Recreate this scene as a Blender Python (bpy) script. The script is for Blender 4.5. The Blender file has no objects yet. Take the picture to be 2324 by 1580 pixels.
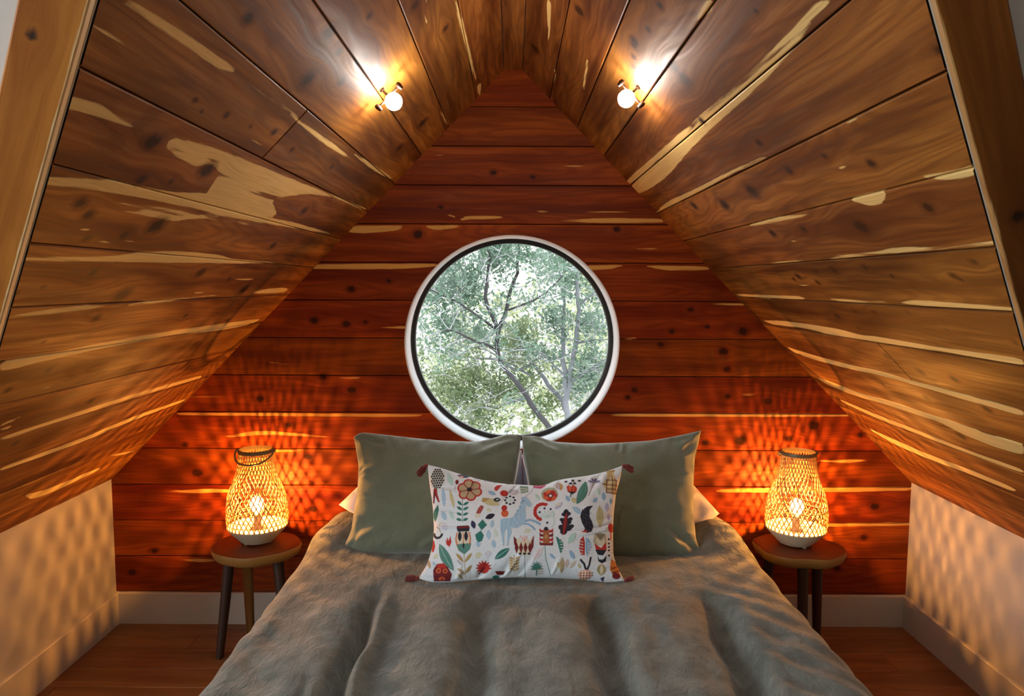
import bpy, bmesh, math, random
import numpy as np
from mathutils import Vector, Matrix

SC = bpy.context.scene
COL = SC.collection
random.seed(7)
rng = np.random.default_rng(7)

# ------------------------------------------------------------------ measured camera
F = 1640.0
PITCH = math.atan(145 / F)
ROLL = math.radians(0.25)
CAM = np.array([0.0, -2.93, 1.425])
CP, SP = math.cos(PITCH), math.sin(PITCH)
CR, SR = math.cos(ROLL), math.sin(ROLL)


def ray(u, v):
    a = (u - 1162) / F
    b = -(v - 790) / F
    a, b = a * CR - b * SR, a * SR + b * CR
    return np.array([a, CP + b * SP, -SP + b * CP])


def hit(u, v, n, p0):
    d = ray(u, v)
    n = np.array(n, float)
    return CAM + d * (np.dot(n, np.array(p0, float) - CAM) / np.dot(n, d))


def at_y(u, v, y):
    return hit(u, v, (0, 1, 0), (0, y, 0))


def at_z(u, v, z):
    return hit(u, v, (0, 0, 1), (0, 0, z))


# ------------------------------------------------------------------ object helpers
def tag(o, label=None, cat=None, group=None, kind=None):
    if label: o['label'] = label
    if cat: o['category'] = cat
    if group: o['group'] = group
    if kind: o['kind'] = kind
    return o


def empty(name, loc=(0, 0, 0)):
    o = bpy.data.objects.new(name, None)
    o.empty_display_size = 0.05
    o.location = loc
    COL.objects.link(o)
    return o


def mesh_obj(name, verts, faces, mat, parent=None, smooth=False, world=True):
    me = bpy.data.meshes.new(name)
    me.from_pydata([tuple(map(float, v)) for v in verts], [], [tuple(map(int, f)) for f in faces])
    me.update()
    if smooth:
        me.shade_smooth()
    o = bpy.data.objects.new(name, me)
    if mat:
        me.materials.append(mat)
    COL.objects.link(o)
    if parent:
        o.parent = parent
        if world:                      # vertices given in world space
            loc = parent.location.copy()
            p = parent.parent
            while p:
                loc += p.location
                p = p.parent
            me.transform(Matrix.Translation(-loc))
    return o


class MB:
    def __init__(s):
        s.v, s.f = [], []

    def add(s, vs, fs):
        o = len(s.v)
        s.v += [tuple(v) for v in vs]
        s.f += [tuple(i + o for i in f) for f in fs]

    def box(s, lo, hi):
        (x0, y0, z0), (x1, y1, z1) = lo, hi
        s.add([(x0, y0, z0), (x1, y0, z0), (x1, y1, z0), (x0, y1, z0), (x0, y0, z1), (x1, y0, z1), (x1, y1, z1), (x0, y1, z1)],
              [(0, 3, 2, 1), (4, 5, 6, 7), (0, 1, 5, 4), (1, 2, 6, 5), (2, 3, 7, 6), (3, 0, 4, 7)])

    def tube(s, pts, rad, n=8, caps=True):
        pts = [np.array(p, float) for p in pts]
        if not hasattr(rad, '__len__'): rad = [rad] * len(pts)
        up = np.array([0.31, 0.17, 0.93]); base = len(s.v)
        for i, p in enumerate(pts):
            d = pts[min(i + 1, len(pts) - 1)] - pts[max(i - 1, 0)]
            d = d / (np.linalg.norm(d) + 1e-9)
            a = np.cross(d, up); a /= (np.linalg.norm(a) + 1e-9); b = np.cross(d, a)
            for k in range(n):
                t = 2 * math.pi * k / n
                s.v.append(tuple(p + rad[i] * (a * math.cos(t) + b * math.sin(t))))
        for i in range(len(pts) - 1):
            for k in range(n):
                k2 = (k + 1) % n
                s.f.append((base + i * n + k, base + i * n + k2, base + (i + 1) * n + k2, base + (i + 1) * n + k))
        if caps:
            s.f.append(tuple(base + k for k in reversed(range(n))))
            e = base + (len(pts) - 1) * n
            s.f.append(tuple(e + k for k in range(n)))

    def lathe(s, prof, n=48, c=(0, 0, 0), axis=None, closed=False):
        """prof: list of (r, h); around z through c, or around a given axis (unit vector)"""
        c = np.array(c, float)
        if axis is None:
            A, B, Z = np.array([1, 0, 0.]), np.array([0, 1, 0.]), np.array([0, 0, 1.])
        else:
            Z = np.array(axis, float); Z /= np.linalg.norm(Z)
            A = np.cross(Z, [0.2, 0.9, 0.3]); A /= np.linalg.norm(A); B = np.cross(Z, A)
        base = len(s.v)
        for r, h in prof:
            for k in range(n):
                t = 2 * math.pi * k / n
                s.v.append(tuple(c + Z * h + r * (A * math.cos(t) + B * math.sin(t))))
        m = len(prof)
        for i in range(m if closed else m - 1):
            j = (i + 1) % m
            for k in range(n):
                k2 = (k + 1) % n
                s.f.append((base + i * n + k, base + i * n + k2, base + j * n + k2, base + j * n + k))
        if not closed:
            if prof[0][0] > 1e-5: s.f.append(tuple(base + k for k in reversed(range(n))))
            e = base + (m - 1) * n
            if prof[-1][0] > 1e-5: s.f.append(tuple(e + k for k in range(n)))

    def sphere(s, c, r, nu=16, nv=10, sc=(1, 1, 1)):
        base = len(s.v)
        for j in range(nv + 1):
            th = math.pi * j / nv
            for i in range(nu):
                ph = 2 * math.pi * i / nu
                s.v.append((c[0] + sc[0] * r * math.sin(th) * math.cos(ph), c[1] + sc[1] * r * math.sin(th) * math.sin(ph), c[2] + sc[2] * r * math.cos(th)))
        for j in range(nv):
            for i in range(nu):
                i2 = (i + 1) % nu
                s.f.append((base + j * nu + i, base + (j + 1) * nu + i, base + (j + 1) * nu + i2, base + j * nu + i2))

    def build(s, name, mat, parent=None, smooth=True, world=True, angle=None):
        o = mesh_obj(name, s.v, s.f, mat, parent, False, world)
        if smooth:
            o.data.shade_smooth()
            try:
                o.data.set_sharp_from_angle(angle=math.radians(angle or 40))
            except Exception:
                pass
        return o


# ------------------------------------------------------------------ node helpers
class NT:
    def __init__(s, name):
        s.m = bpy.data.materials.new(name); s.m.use_nodes = True
        s.t = s.m.node_tree; s.t.nodes.clear()
        s.out = s.t.nodes.new('ShaderNodeOutputMaterial')

    def n(s, typ, props=None, **inp):
        nd = s.t.nodes.new(typ)
        for k, v in (props or {}).items(): setattr(nd, k, v)
        for k, v in inp.items():
            key = int(k[1:]) if k[0] == '_' and k[1:].isdigit() else k.replace('_', ' ')
            s.set(nd.inputs[key], v)
        return nd

    def set(s, sock, v):
        if isinstance(v, bpy.types.NodeSocket): s.t.links.new(v, sock)
        elif isinstance(v, bpy.types.Node): s.t.links.new(v.outputs[0], sock)
        else:
            if sock.type == 'RGBA' and len(v) == 3: v = (*v, 1)
            sock.default_value = v

    def math(s, op, a, b=None, clamp=False):
        nd = s.t.nodes.new('ShaderNodeMath'); nd.operation = op; nd.use_clamp = clamp
        s.set(nd.inputs[0], a)
        if b is not None: s.set(nd.inputs[1], b)
        return nd.outputs[0]

    def mix(s, f, a, b, mode='MIX'):
        nd = s.t.nodes.new('ShaderNodeMix'); nd.data_type = 'RGBA'; nd.blend_type = mode
        s.set(nd.inputs[0], f); s.set(nd.inputs[6], a); s.set(nd.inputs[7], b)
        return nd.outputs[2]

    def ss(s, x, lo, hi, a=0.0, b=1.0):
        nd = s.t.nodes.new('ShaderNodeMapRange'); nd.interpolation_type = 'SMOOTHSTEP'
        s.set(nd.inputs[0], x)
        for i, v in enumerate((lo, hi, a, b)): nd.inputs[i + 1].default_value = v
        return nd.outputs[0]

    def noise(s, vec, scale, detail=3, rough=0.5, dist=0.0):
        nd = s.n('ShaderNodeTexNoise', Vector=vec, Scale=scale, Detail=detail, Roughness=rough, Distortion=dist)
        return nd.outputs[0]

    def vmul(s, vec, xyz):
        nd = s.t.nodes.new('ShaderNodeVectorMath'); nd.operation = 'MULTIPLY'
        s.set(nd.inputs[0], vec); nd.inputs[1].default_value = xyz
        return nd.outputs[0]

    def bsdf(s, color, rough=0.6, **kw):
        nd = s.n('ShaderNodeBsdfPrincipled', Base_Color=color, Roughness=rough, **kw)
        s.t.links.new(nd.outputs[0], s.out.inputs[0])
        return nd

    def bump(s, h, strength=0.3, dist=0.002):
        return s.n('ShaderNodeBump', Height=h, Strength=strength, Distance=dist).outputs[0]

    def obj_co(s):
        return s.n('ShaderNodeTexCoord').outputs['Object']


def plain(name, color, rough=0.6, bump=None, **kw):
    t = NT(name)
    b = t.bsdf(color, rough, **kw)
    if bump:
        sc, st, di = bump
        t.set(b.inputs['Normal'], t.bump(t.noise(t.obj_co(), sc, 4), st, di))
    return t.m


def wood_material(name, dark, mid, light, sap, rough=0.42, knotc=(0.02, 0.008, 0.004), tint=0.22, spec=0.45):
    """plank wood: attributes gr = (along, across, plank id), sap = signed distance to pale sapwood, knot = distance to a knot in knot radii"""
    t = NT(name)
    gr = t.n('ShaderNodeAttribute', {'attribute_name': 'gr'}).outputs['Vector']
    sapd = t.n('ShaderNodeAttribute', {'attribute_name': 'sap'}).outputs['Fac']
    knot = t.n('ShaderNodeAttribute', {'attribute_name': 'knot'}).outputs['Fac']
    sep = t.n('ShaderNodeSeparateXYZ', Vector=gr)
    pid = sep.outputs[2]
    broad = t.noise(t.vmul(gr, (1.3, 16, 5.3)), 1.0, 3, 0.55)
    ringn = t.noise(t.vmul(gr, (0.8, 7, 3.1)), 1.0, 2, 0.4)
    rings = t.math('MULTIPLY_ADD', t.math('SINE', t.math('MULTIPLY', ringn, 120.0)), 0.5)
    t.t.nodes[-1].inputs[2].default_value = 0.5
    fine = t.noise(t.vmul(gr, (7, 330, 11)), 1.0, 3, 0.6)
    fib = t.noise(t.vmul(gr, (2.2, 60, 7)), 1.0, 3, 0.6)
    rnd = t.n('ShaderNodeTexWhiteNoise', {'noise_dimensions': '1D'}, W=pid)
    c = t.mix(t.ss(broad, 0.34, 0.66), dark, light)
    c = t.mix(t.ss(fib, 0.35, 0.65, 0.0, 0.55), c, mid)
    c = t.mix(t.math('MULTIPLY', t.ss(rings, 0.35, 0.95), 0.34), c, dark)
    c = t.mix(t.math('MULTIPLY', t.ss(fine, 0.45, 0.72), 0.30), c, dark)
    hv = t.n('ShaderNodeHueSaturation', Color=c, Value=t.ss(rnd.outputs[0], 0, 1, 1 - tint, 1 + tint), Hue=t.ss(rnd.outputs[1], 0, 1, 0.493, 0.509))
    hv.inputs['Hue'].default_value = 0.5
    # sapwood, with a frayed edge along the fibre
    edge = t.math('ADD', sapd, t.math('MULTIPLY', t.math('SUBTRACT', t.noise(t.vmul(gr, (9, 130, 5)), 1.0, 3, 0.6), 0.5), 0.008))
    sapc = t.mix(t.ss(fib, 0.3, 0.7, 0, 0.35), sap, tuple(x * 0.72 for x in sap))
    sapc = t.mix(t.math('MULTIPLY', t.ss(fine, 0.45, 0.75), 0.25), sapc, mid)
    c = t.mix(t.ss(edge, -0.0016, 0.0022), hv.outputs[0], sapc)
    # knots: dark heart with a warm halo
    kn = t.math('ADD', knot, t.math('MULTIPLY', t.math('SUBTRACT', t.noise(t.vmul(gr, (60, 60, 3)), 1.0, 3), 0.5), 0.9))
    c = t.mix(t.ss(kn, 1.9, 0.9, 0, 0.62), c, dark)
    c = t.mix(t.ss(kn, 1.08, 0.55, 0, 0.95), c, knotc)
    h = t.math('ADD', t.math('MULTIPLY', fine, 0.5), t.math('MULTIPLY', fib, 0.8))
    b = t.bsdf(c, rough)
    b.inputs['Specular IOR Level'].default_value = spec
    t.set(b.inputs['Roughness'], t.ss(fib, 0.2, 0.8, rough - 0.08, rough + 0.12))
    t.set(b.inputs['Normal'], t.bump(h, 0.22, 0.0015))
    return t.m


M = {}
M['slope'] = wood_material('cedar_ceiling', (0.092, 0.024, 0.003), (0.245, 0.083, 0.011), (0.38, 0.155, 0.028), (0.84, 0.62, 0.24), 0.58, knotc=(0.035, 0.011, 0.002), spec=0.24)
M['wall'] = wood_material('cedar_wall', (0.115, 0.013, 0.0012), (0.21, 0.032, 0.0025), (0.31, 0.062, 0.005), (0.66, 0.36, 0.085), 0.55, tint=0.15, knotc=(0.03, 0.006, 0.002), spec=0.14)
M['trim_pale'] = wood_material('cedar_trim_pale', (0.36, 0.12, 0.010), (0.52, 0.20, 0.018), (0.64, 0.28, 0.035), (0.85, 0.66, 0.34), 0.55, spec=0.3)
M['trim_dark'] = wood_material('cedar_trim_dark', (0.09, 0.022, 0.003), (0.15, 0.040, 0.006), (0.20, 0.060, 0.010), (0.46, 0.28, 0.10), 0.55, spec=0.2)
M['floor'] = wood_material('oak_floor', (0.14, 0.048, 0.012), (0.20, 0.078, 0.020), (0.26, 0.11, 0.032), (0.4, 0.25, 0.12), 0.4, tint=0.2)
M['gap'] = plain('dark_gap', (0.012, 0.006, 0.004), 0.9)
M['plaster'] = plain('white_plaster', (0.66, 0.66, 0.62), 0.75, (90, 0.12, 0.002))
M['knee'] = plain('knee_wall_paint', (0.36, 0.35, 0.335), 0.7, (90, 0.12, 0.002))
M['baseboard'] = plain('painted_baseboard', (0.46, 0.43, 0.37), 0.45, (30, 0.05, 0.001))
M['white_paint'] = plain('white_window_lining', (0.74, 0.81, 0.88), 0.45)
M['black_metal'] = plain('black_window_frame', (0.012, 0.013, 0.014), 0.4)
M['bronze'] = plain('dark_bronze', (0.035, 0.017, 0.009), 0.35, None, Metallic=0.4)


# ------------------------------------------------------------------ traced sapwood and knots -> signed distances
CROPS = {'c1': (0, 0, 2.549), 'c2': (700, 0, 2.472), 'c3': (1424, 0, 2.549), 'c4': (0, 560, 2.821), 'c5': (1564, 560, 2.821), 'px': (0, 0, 1.0)}


def topx(crop, pts):
    ox, oy, s = CROPS[crop]
    return [(ox + x / s, oy + y / s) for x, y in pts]


def poly_sd(P, poly):
    """signed distance, positive inside"""
    poly = np.array(poly); n = len(poly)
    d = np.full(len(P), 1e9); inside = np.zeros(len(P), bool)
    for i in range(n):
        a, b = poly[i], poly[(i + 1) % n]
        ab = b - a
        w = P - a
        t = np.clip((w @ ab) / (ab @ ab + 1e-12), 0, 1)
        d = np.minimum(d, np.hypot(*(w - t[:, None] * ab).T))
        c = ((a[1] > P[:, 1]) != (b[1] > P[:, 1]))
        with np.errstate(divide='ignore', invalid='ignore'):
            xi = ab[0] * (P[:, 1] - a[1]) / (ab[1] if abs(ab[1]) > 1e-12 else 1e-12) + a[0]
        inside ^= c & (P[:, 0] < xi)
    return np.where(inside, d, -d)


def chaikin(pl, n=2):
    pl = np.array(pl, float)
    for _ in range(n):
        q = np.roll(pl, -1, 0); pl = np.stack([pl * 0.82 + q * 0.18, pl * 0.18 + q * 0.82], 1).reshape(-1, 2)
    return pl


def plank_grid(u0, u1, v0, v1, du=0.010, dv=0.0075, bev=0.0022, skirt=0.012):
    nu = max(2, int((u1 - u0) / du)); nv = max(2, int((v1 - v0) / dv))
    us = np.concatenate([[u0, u0], np.linspace(u0 + bev, u1 - bev, nu), [u1, u1]])
    vs = np.concatenate([[v0, v0], np.linspace(v0 + bev, v1 - bev, nv), [v1, v1]])
    e = lambda n: np.concatenate([[skirt, bev * 0.8], np.zeros(n), [bev * 0.8, skirt]])
    U, V = np.meshgrid(us, vs, indexing='ij')
    D = np.maximum(e(nu)[:, None], e(nv)[None, :])
    a, b = U.shape
    idx = np.arange(a * b).reshape(a, b)
    f = np.stack([idx[:-1, :-1], idx[1:, :-1], idx[1:, 1:], idx[:-1, 1:]], -1).reshape(-1, 4)
    return U.ravel(), V.ravel(), D.ravel(), f


def wood_object(name, planks, to3d, mat, saps, hearts, knots, flip, hole=None, dx=0.010, dvv=0.0075, parent=None, skirt=0.012):
    """planks: list of (id, u0, u1, v0, v1); saps/hearts polygons and knots in (u, v) metres"""
    Us, Vs, Ds, Is, Fs, off = [], [], [], [], [], 0
    for (pid, u0, u1, v0, v1) in planks:
        u, v, d, f = plank_grid(u0, u1, v0, v1, dx, dvv, skirt=skirt)
        Us.append(u); Vs.append(v); Ds.append(d); Is.append(np.full(len(u), pid)); Fs.append(f + off); off += len(u)
    U, V, D, I, Fa = map(np.concatenate, (Us, Vs, Ds, Is, Fs))
    if hole:
        cu, cv, r = hole
        rr = np.hypot(U - cu, V - cv)
        near = (np.abs(rr - r) < 0.0075) & (rr > 1e-6)
        U = np.where(near, cu + (U - cu) / np.maximum(rr, 1e-6) * r, U)
        V = np.where(near, cv + (V - cv) / np.maximum(rr, 1e-6) * r, V)
        fc = np.hypot(U[Fa].mean(1) - cu, V[Fa].mean(1) - cv)
        Fa = Fa[fc > r - 0.0005]
    P = np.stack([U, V], 1)
    sap = np.full(len(U), -0.05)
    def near_sd(pl):
        pl = chaikin(pl); lo, hi = np.min(pl, 0) - 0.04, np.max(pl, 0) + 0.04
        k = np.where(((P > lo) & (P < hi)).all(1))[0]
        return k, poly_sd(P[k], pl)
    for pl in saps:
        k, sd = near_sd(pl); sap[k] = np.maximum(sap[k], sd)
    for pl in hearts:
        k, sd = near_sd(pl); sap[k] = np.minimum(sap[k], -sd)
    kn = np.full(len(U), 9.0); across = V.copy()
    for (ku, kv, kr) in knots:
        a = (U - ku); b = (V - kv)
        kn = np.minimum(kn, np.hypot(a / 1.35, b) / kr)
        across -= b * 0.75 * np.exp(-((a / (4.5 * kr)) ** 2 + (b / (2.6 * kr)) ** 2))
    # no knot in the pale seams beyond the plank it grew in
    XYZ = to3d(U, V, D)
    if flip: Fa = Fa[:, ::-1]
    o = mesh_obj(name, XYZ, Fa, mat, parent)
    me = o.data
    g = me.attributes.new('gr', 'FLOAT_VECTOR', 'POINT')
    g.data.foreach_set('vector', np.stack([U + I * 3.1, across, I * 1.0], 1).astype(np.float32).ravel())
    me.attributes.new('sap', 'FLOAT', 'POINT').data.foreach_set('value', sap.astype(np.float32))
    me.attributes.new('knot', 'FLOAT', 'POINT').data.foreach_set('value', kn.astype(np.float32))
    return o


# ------------------------------------------------------------------ room dimensions
APEX_Z = 2.302
TX, TZ = 0.70, -0.714            # direction down a roof slope (x for the right side)
KT = 2.365                       # slope length to the knee wall
KX, KZ = TX * KT, APEX_Z + TZ * KT   # 1.655, 0.613
HALF = 0.036                     # half width of the flat ridge board
T0 = HALF / TX


def cut_y(z):                    # front opening: where the alcove meets the sloping main ceiling
    return -1.59 - 0.936 * (z - 1.34)


def slope_fn(sgn):
    n = np.array([sgn * 0.714, 0, 0.70])    # outward normal (up and out)
    def f(U, V, D):                        # U = y, V = t
        return np.stack([sgn * TX * V + n[0] * D, U, APEX_Z + TZ * V + n[2] * D], 1)
    return f


def slope_uv(sgn, pts):
    n = (sgn * 0.714, 0, 0.70)
    out = []
    for (u, v) in pts:
        p = hit(u, v, n, (0, 0, APEX_Z))
        out.append((p[1], (p[2] - APEX_Z) / TZ))
    return out


def wall_uv(pts):
    return [tuple(at_y(u, v, 0)[[0, 2]]) for u, v in pts]


def knots_uv(fn, crop, ks):
    ox, oy, s = CROPS[crop]
    out = []
    for (x, y, r) in ks:
        px, py, pr = ox + x / s, oy + y / s, r / s
        (a, b), (a2, b2), (a3, b3) = fn([(px, py)])[0], fn([(px + pr, py)])[0], fn([(px, py + pr)])[0]
        area = abs((a2 - a) * (b3 - b) - (a3 - a) * (b2 - b))
        out.append((a, b, max(0.004, min(0.021, 0.74 * math.sqrt(area)))))
    return out


# left slope ---------------------------------------------------------------
L_SAP = {'c1': [
    [(690, 0), (780, 0), (1380, 405), (1350, 422), (1250, 390), (1100, 290), (950, 190), (820, 90)],
    [(1395, 440), (1700, 650), (1745, 700), (1660, 645), (1550, 565), (1430, 475)],
    [(1665, 650), (1850, 775), (2000, 885), (2025, 918), (1990, 905), (1850, 815), (1700, 690)],
    [(2030, 880), (2130, 930), (2275, 1030), (2272, 1045), (2180, 1000), (2100, 940)],
    [(520, 130), (640, 190), (850, 305), (830, 312), (640, 222), (510, 152)],
    [(1450, 800), (1560, 845), (1530, 845), (1460, 815)],
    [(385, 545), (600, 610), (690, 680), (790, 725), (760, 738), (620, 695), (500, 655), (360, 625)],
    [(980, 790), (1240, 850), (1700, 1040), (2120, 1205), (2110, 1222), (1930, 1140), (1780, 1120), (1640, 1140), (1570, 1160), (1610, 1250),
     (1460, 1260), (1150, 1190), (1220, 1080), (1265, 1010), (1220, 950), (1130, 965), (1060, 930), (960, 865)],
    [(245, 1020), (500, 1035), (680, 1045), (830, 1082), (1000, 1112), (1200, 1115), (1300, 1180), (1500, 1250), (1700, 1285), (1960, 1362),
     (1650, 1312), (1300, 1252), (1060, 1192), (700, 1124), (440, 1084), (240, 1067)],
    [(690, 1215), (900, 1220), (1040, 1250), (1150, 1240), (1280, 1262), (1120, 1266), (1000, 1282), (850, 1250)],
    [(640, 1170), (800, 1180), (1050, 1220), (1280, 1272), (1560, 1312), (1400, 1296), (1100, 1246), (850, 1206)],
    [(440, 1325), (560, 1320), (500, 1335)], [(480, 1395), (850, 1395), (600, 1405)]],
    'c4': [
    [(150, 66), (700, 62), (900, 35), (1100, 25), (1400, 50), (1500, 82), (1850, 105), (1500, 108), (1000, 100), (600, 95), (140, 88)],
    [(35, 448), (300, 403), (500, 378), (720, 372), (600, 398), (300, 434), (35, 462)],
    [(815, 368), (1100, 333), (1500, 298), (1200, 337), (820, 382)], [(1240, 290), (1330, 288), (1250, 306)], [(1480, 208), (1650, 198), (1600, 216)],
    [(1600, 290), (1750, 265), (1845, 263), (1832, 292), (1650, 302)],
    [(0, 738), (300, 690), (600, 625), (900, 570), (1200, 523), (1600, 468), (1675, 462), (1600, 500), (1400, 537), (1200, 557), (950, 597), (700, 642), (350, 717), (0, 805)],
    [(0, 1222), (600, 1025), (900, 930), (1290, 822), (1300, 838), (900, 952), (600, 1050), (0, 1247)],
    [(0, 1415), (500, 1238), (850, 1088), (1190, 972), (1190, 986), (850, 1112), (500, 1262), (0, 1440)],
    [(150, 1590), (300, 1555), (640, 1412), (642, 1427), (320, 1580), (200, 1620)],
    [(0, 1138), (160, 1076), (100, 1110), (0, 1152)], [(0, 1170), (80, 1140), (60, 1165), (0, 1180)], [(270, 905), (430, 858), (300, 905)],
    [(680, 1340), (890, 1300), (780, 1335)]]}
L_HEART = {'c1': [
    [(1130, 985), (1195, 945), (1245, 965), (1270, 1000), (1365, 1046), (1260, 1022), (1220, 1030), (1150, 1020)],
    [(950, 850), (1000, 855), (1060, 880), (1150, 893), (1050, 868), (980, 880)],
    [(1180, 905), (1260, 925), (1330, 950), (1240, 935)],
    [(1425, 1100), (1500, 1110), (1640, 1140), (1580, 1160), (1500, 1130)]]}
L_KNOT = {'c1': [(880, 820, 55), (1195, 985, 45), (815, 1040, 35), (990, 1050, 18), (465, 1175, 38), (510, 1245, 38), (900, 1310, 50), (505, 1375, 30), (720, 1360, 30),
                 (1130, 580, 18), (1310, 665, 20), (1585, 765, 20), (1165, 645, 14), (1450, 730, 12), (1690, 865, 14), (1760, 1220, 20), (1580, 1420, 18),
                 (1440, 105, 42), (1780, 460, 45), (1980, 465, 28), (2090, 340, 45), (1900, 190, 50), (1960, 300, 25), (1920, 965, 12)],
          'c2': [(310, 330, 28), (640, 690, 22), (600, 30, 30), (770, 160, 18), (510, 830, 18), (340, 90, 20)],
          'c4': [(595, 165, 30), (780, 310, 50), (275, 260, 16), (95, 300, 22), (1285, 165, 26), (1465, 210, 16), (1565, 270, 26), (620, 455, 24), (310, 790, 26),
                 (580, 990, 18), (100, 1260, 18), (1190, 440, 13), (280, 610, 14), (50, 920, 20), (1250, 620, 16)]}
R_SAP = {'c3': [
    [(1110, 0), (1205, 0), (380, 735), (360, 720), (700, 430), (1000, 115)],
    [(360, 718), (382, 735), (10, 1078), (-10, 1045), (180, 880)],
    [(1100, 95), (1000, 240), (900, 350), (780, 480), (650, 600), (500, 730), (350, 880), (250, 1000), (180, 1062), (60, 1128), (0, 1090), (380, 742), (760, 405)],
    [(495, 0), (490, 60), (440, 100), (372, 136), (420, 60), (452, 0)],
    [(160, 1232), (230, 1165), (400, 1090), (600, 985), (800, 900), (806, 914), (600, 1010), (400, 1120), (250, 1200), (160, 1237)],
    [(1260, 715), (1330, 683), (1352, 690), (1290, 722)], [(1210, 975), (1270, 948), (1245, 978)], [(1020, 1130), (1075, 1105), (1040, 1130)],
    [(2072, 938), (2065, 985), (1990, 1022), (1880, 1042), (1750, 1037), (1690, 1025), (1850, 990)],
    [(1500, 1098), (1480, 1180), (1400, 1192), (1275, 1155), (1380, 1118)],
    [(700, 1302), (900, 1250), (1110, 1235), (900, 1277), (720, 1312)],
    [(2180, 1380), (2192, 1412), (1800, 1444), (1500, 1468), (1150, 1502), (1200, 1480), (1450, 1455), (1550, 1430), (1800, 1430), (2000, 1410)],
    [(2080, 1250), (2140, 1245), (2130, 1255)],
    [(800, 1522), (1000, 1500), (1050, 1505), (900, 1527)], [(900, 1385), (1040, 1400), (960, 1400)]],
    'c2': [(1340, 0), ],
    'c5': [
    [(290, 300), (500, 310), (700, 315), (762, 335), (650, 342), (400, 327), (330, 320)],
    [(880, 333), (1000, 333), (1130, 348), (1250, 350), (1292, 366), (1000, 354)],
    [(1330, 365), (1420, 340), (1600, 350), (1900, 375), (2130, 390), (2130, 417), (1800, 397), (1500, 377)],
    [(690, 245), (790, 243), (740, 252)],
    [(460, 470), (600, 475), (800, 500), (950, 525), (1100, 565), (1200, 575), (1350, 600), (1600, 645), (1900, 680), (2144, 720), (2144, 765), (1900, 720),
     (1600, 668), (1300, 627), (1100, 594), (950, 577), (750, 522), (540, 500)],
    [(620, 640), (720, 670), (850, 710), (1050, 760), (1250, 800), (1400, 850), (1600, 900), (1800, 960), (2000, 1010), (2144, 1050), (2144, 1087), (1950, 1032),
     (1700, 962), (1500, 902), (1250, 828), (1000, 777), (800, 722), (680, 682)],
    [(810, 830), (950, 880), (1100, 940), (1300, 990), (1500, 1060), (1700, 1120), (1900, 1200), (2144, 1260), (2144, 1340), (1950, 1280), (1750, 1200), (1600, 1122),
     (1500, 1092), (1300, 1022), (1050, 952), (880, 882)],
    [(950, 970), (1200, 1075), (1500, 1190), (1800, 1310), (2144, 1428), (2144, 1455), (1800, 1332), (1500, 1213), (1200, 1098), (1000, 1006)],
    [(1120, 1150), (1300, 1228), (1500, 1318), (1800, 1428), (2100, 1555), (2080, 1572), (1800, 1457), (1500, 1348), (1300, 1258)]]}
R_SAP['c2'] = [[(1335, 0), (1362, 0), (1358, 150), (1346, 260), (1342, 150)], [(1560, 330), (1572, 340), (1550, 500), (1535, 510)],
               [(1370, 350), (1392, 430), (1370, 480), (1382, 420)], [(1185, 0), (1222, 0), (1195, 110), (1178, 190), (1172, 150)]]
L_SAP['c2'] = [[(815, 0), (835, 0), (905, 270), (945, 460), (930, 440), (880, 260)], [(640, 70), (675, 130), (660, 130)], [(655, 0), (668, 0), (668, 20)],
               [(945, 480), (970, 460), (965, 540), (950, 520)], [(745, 620), (790, 700), (780, 705), (735, 625)]]
R_KNOT = {'c3': [(185, 30, 18), (120, 170, 18), (40, 260, 24), (40, 390, 15), (330, 460, 60), (265, 385, 35), (1800, 290, 35), (760, 825, 25), (1140, 905, 22), (1410, 945, 28),
                 (720, 1105, 48), (560, 1185, 34), (385, 1190, 18), (930, 985, 26), (1350, 1310, 48), (1740, 1200, 40), (840, 1350, 24), (1020, 1325, 18), (2000, 1515, 24),
                 (1375, 1550, 18), (1190, 1560, 16), (740, 60, 22), (430, 700, 18)],
          'c2': [(1970, 30, 22), (1830, 230, 24), (1905, 165, 18), (1825, 320, 16), (1520, 60, 30), (1270, 270, 24)],
          'c5': [(700, 190, 17), (670, 207, 12), (810, 157, 17), (935, 155, 17), (1130, 135, 17), (1300, 190, 17), (1692, 187, 26), (1740, 212, 18), (1825, 100, 24),
                 (825, 230, 16), (1060, 412, 19), (1190, 425, 17), (1405, 425, 15), (950, 445, 22), (1085, 520, 13), (2085, 615, 24), (1640, 525, 20), (1480, 800, 22),
                 (1700, 850, 24), (1240, 880, 12), (1520, 970, 18), (1905, 1040, 26), (1740, 1212, 22), (1260, 700, 16)]}
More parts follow.
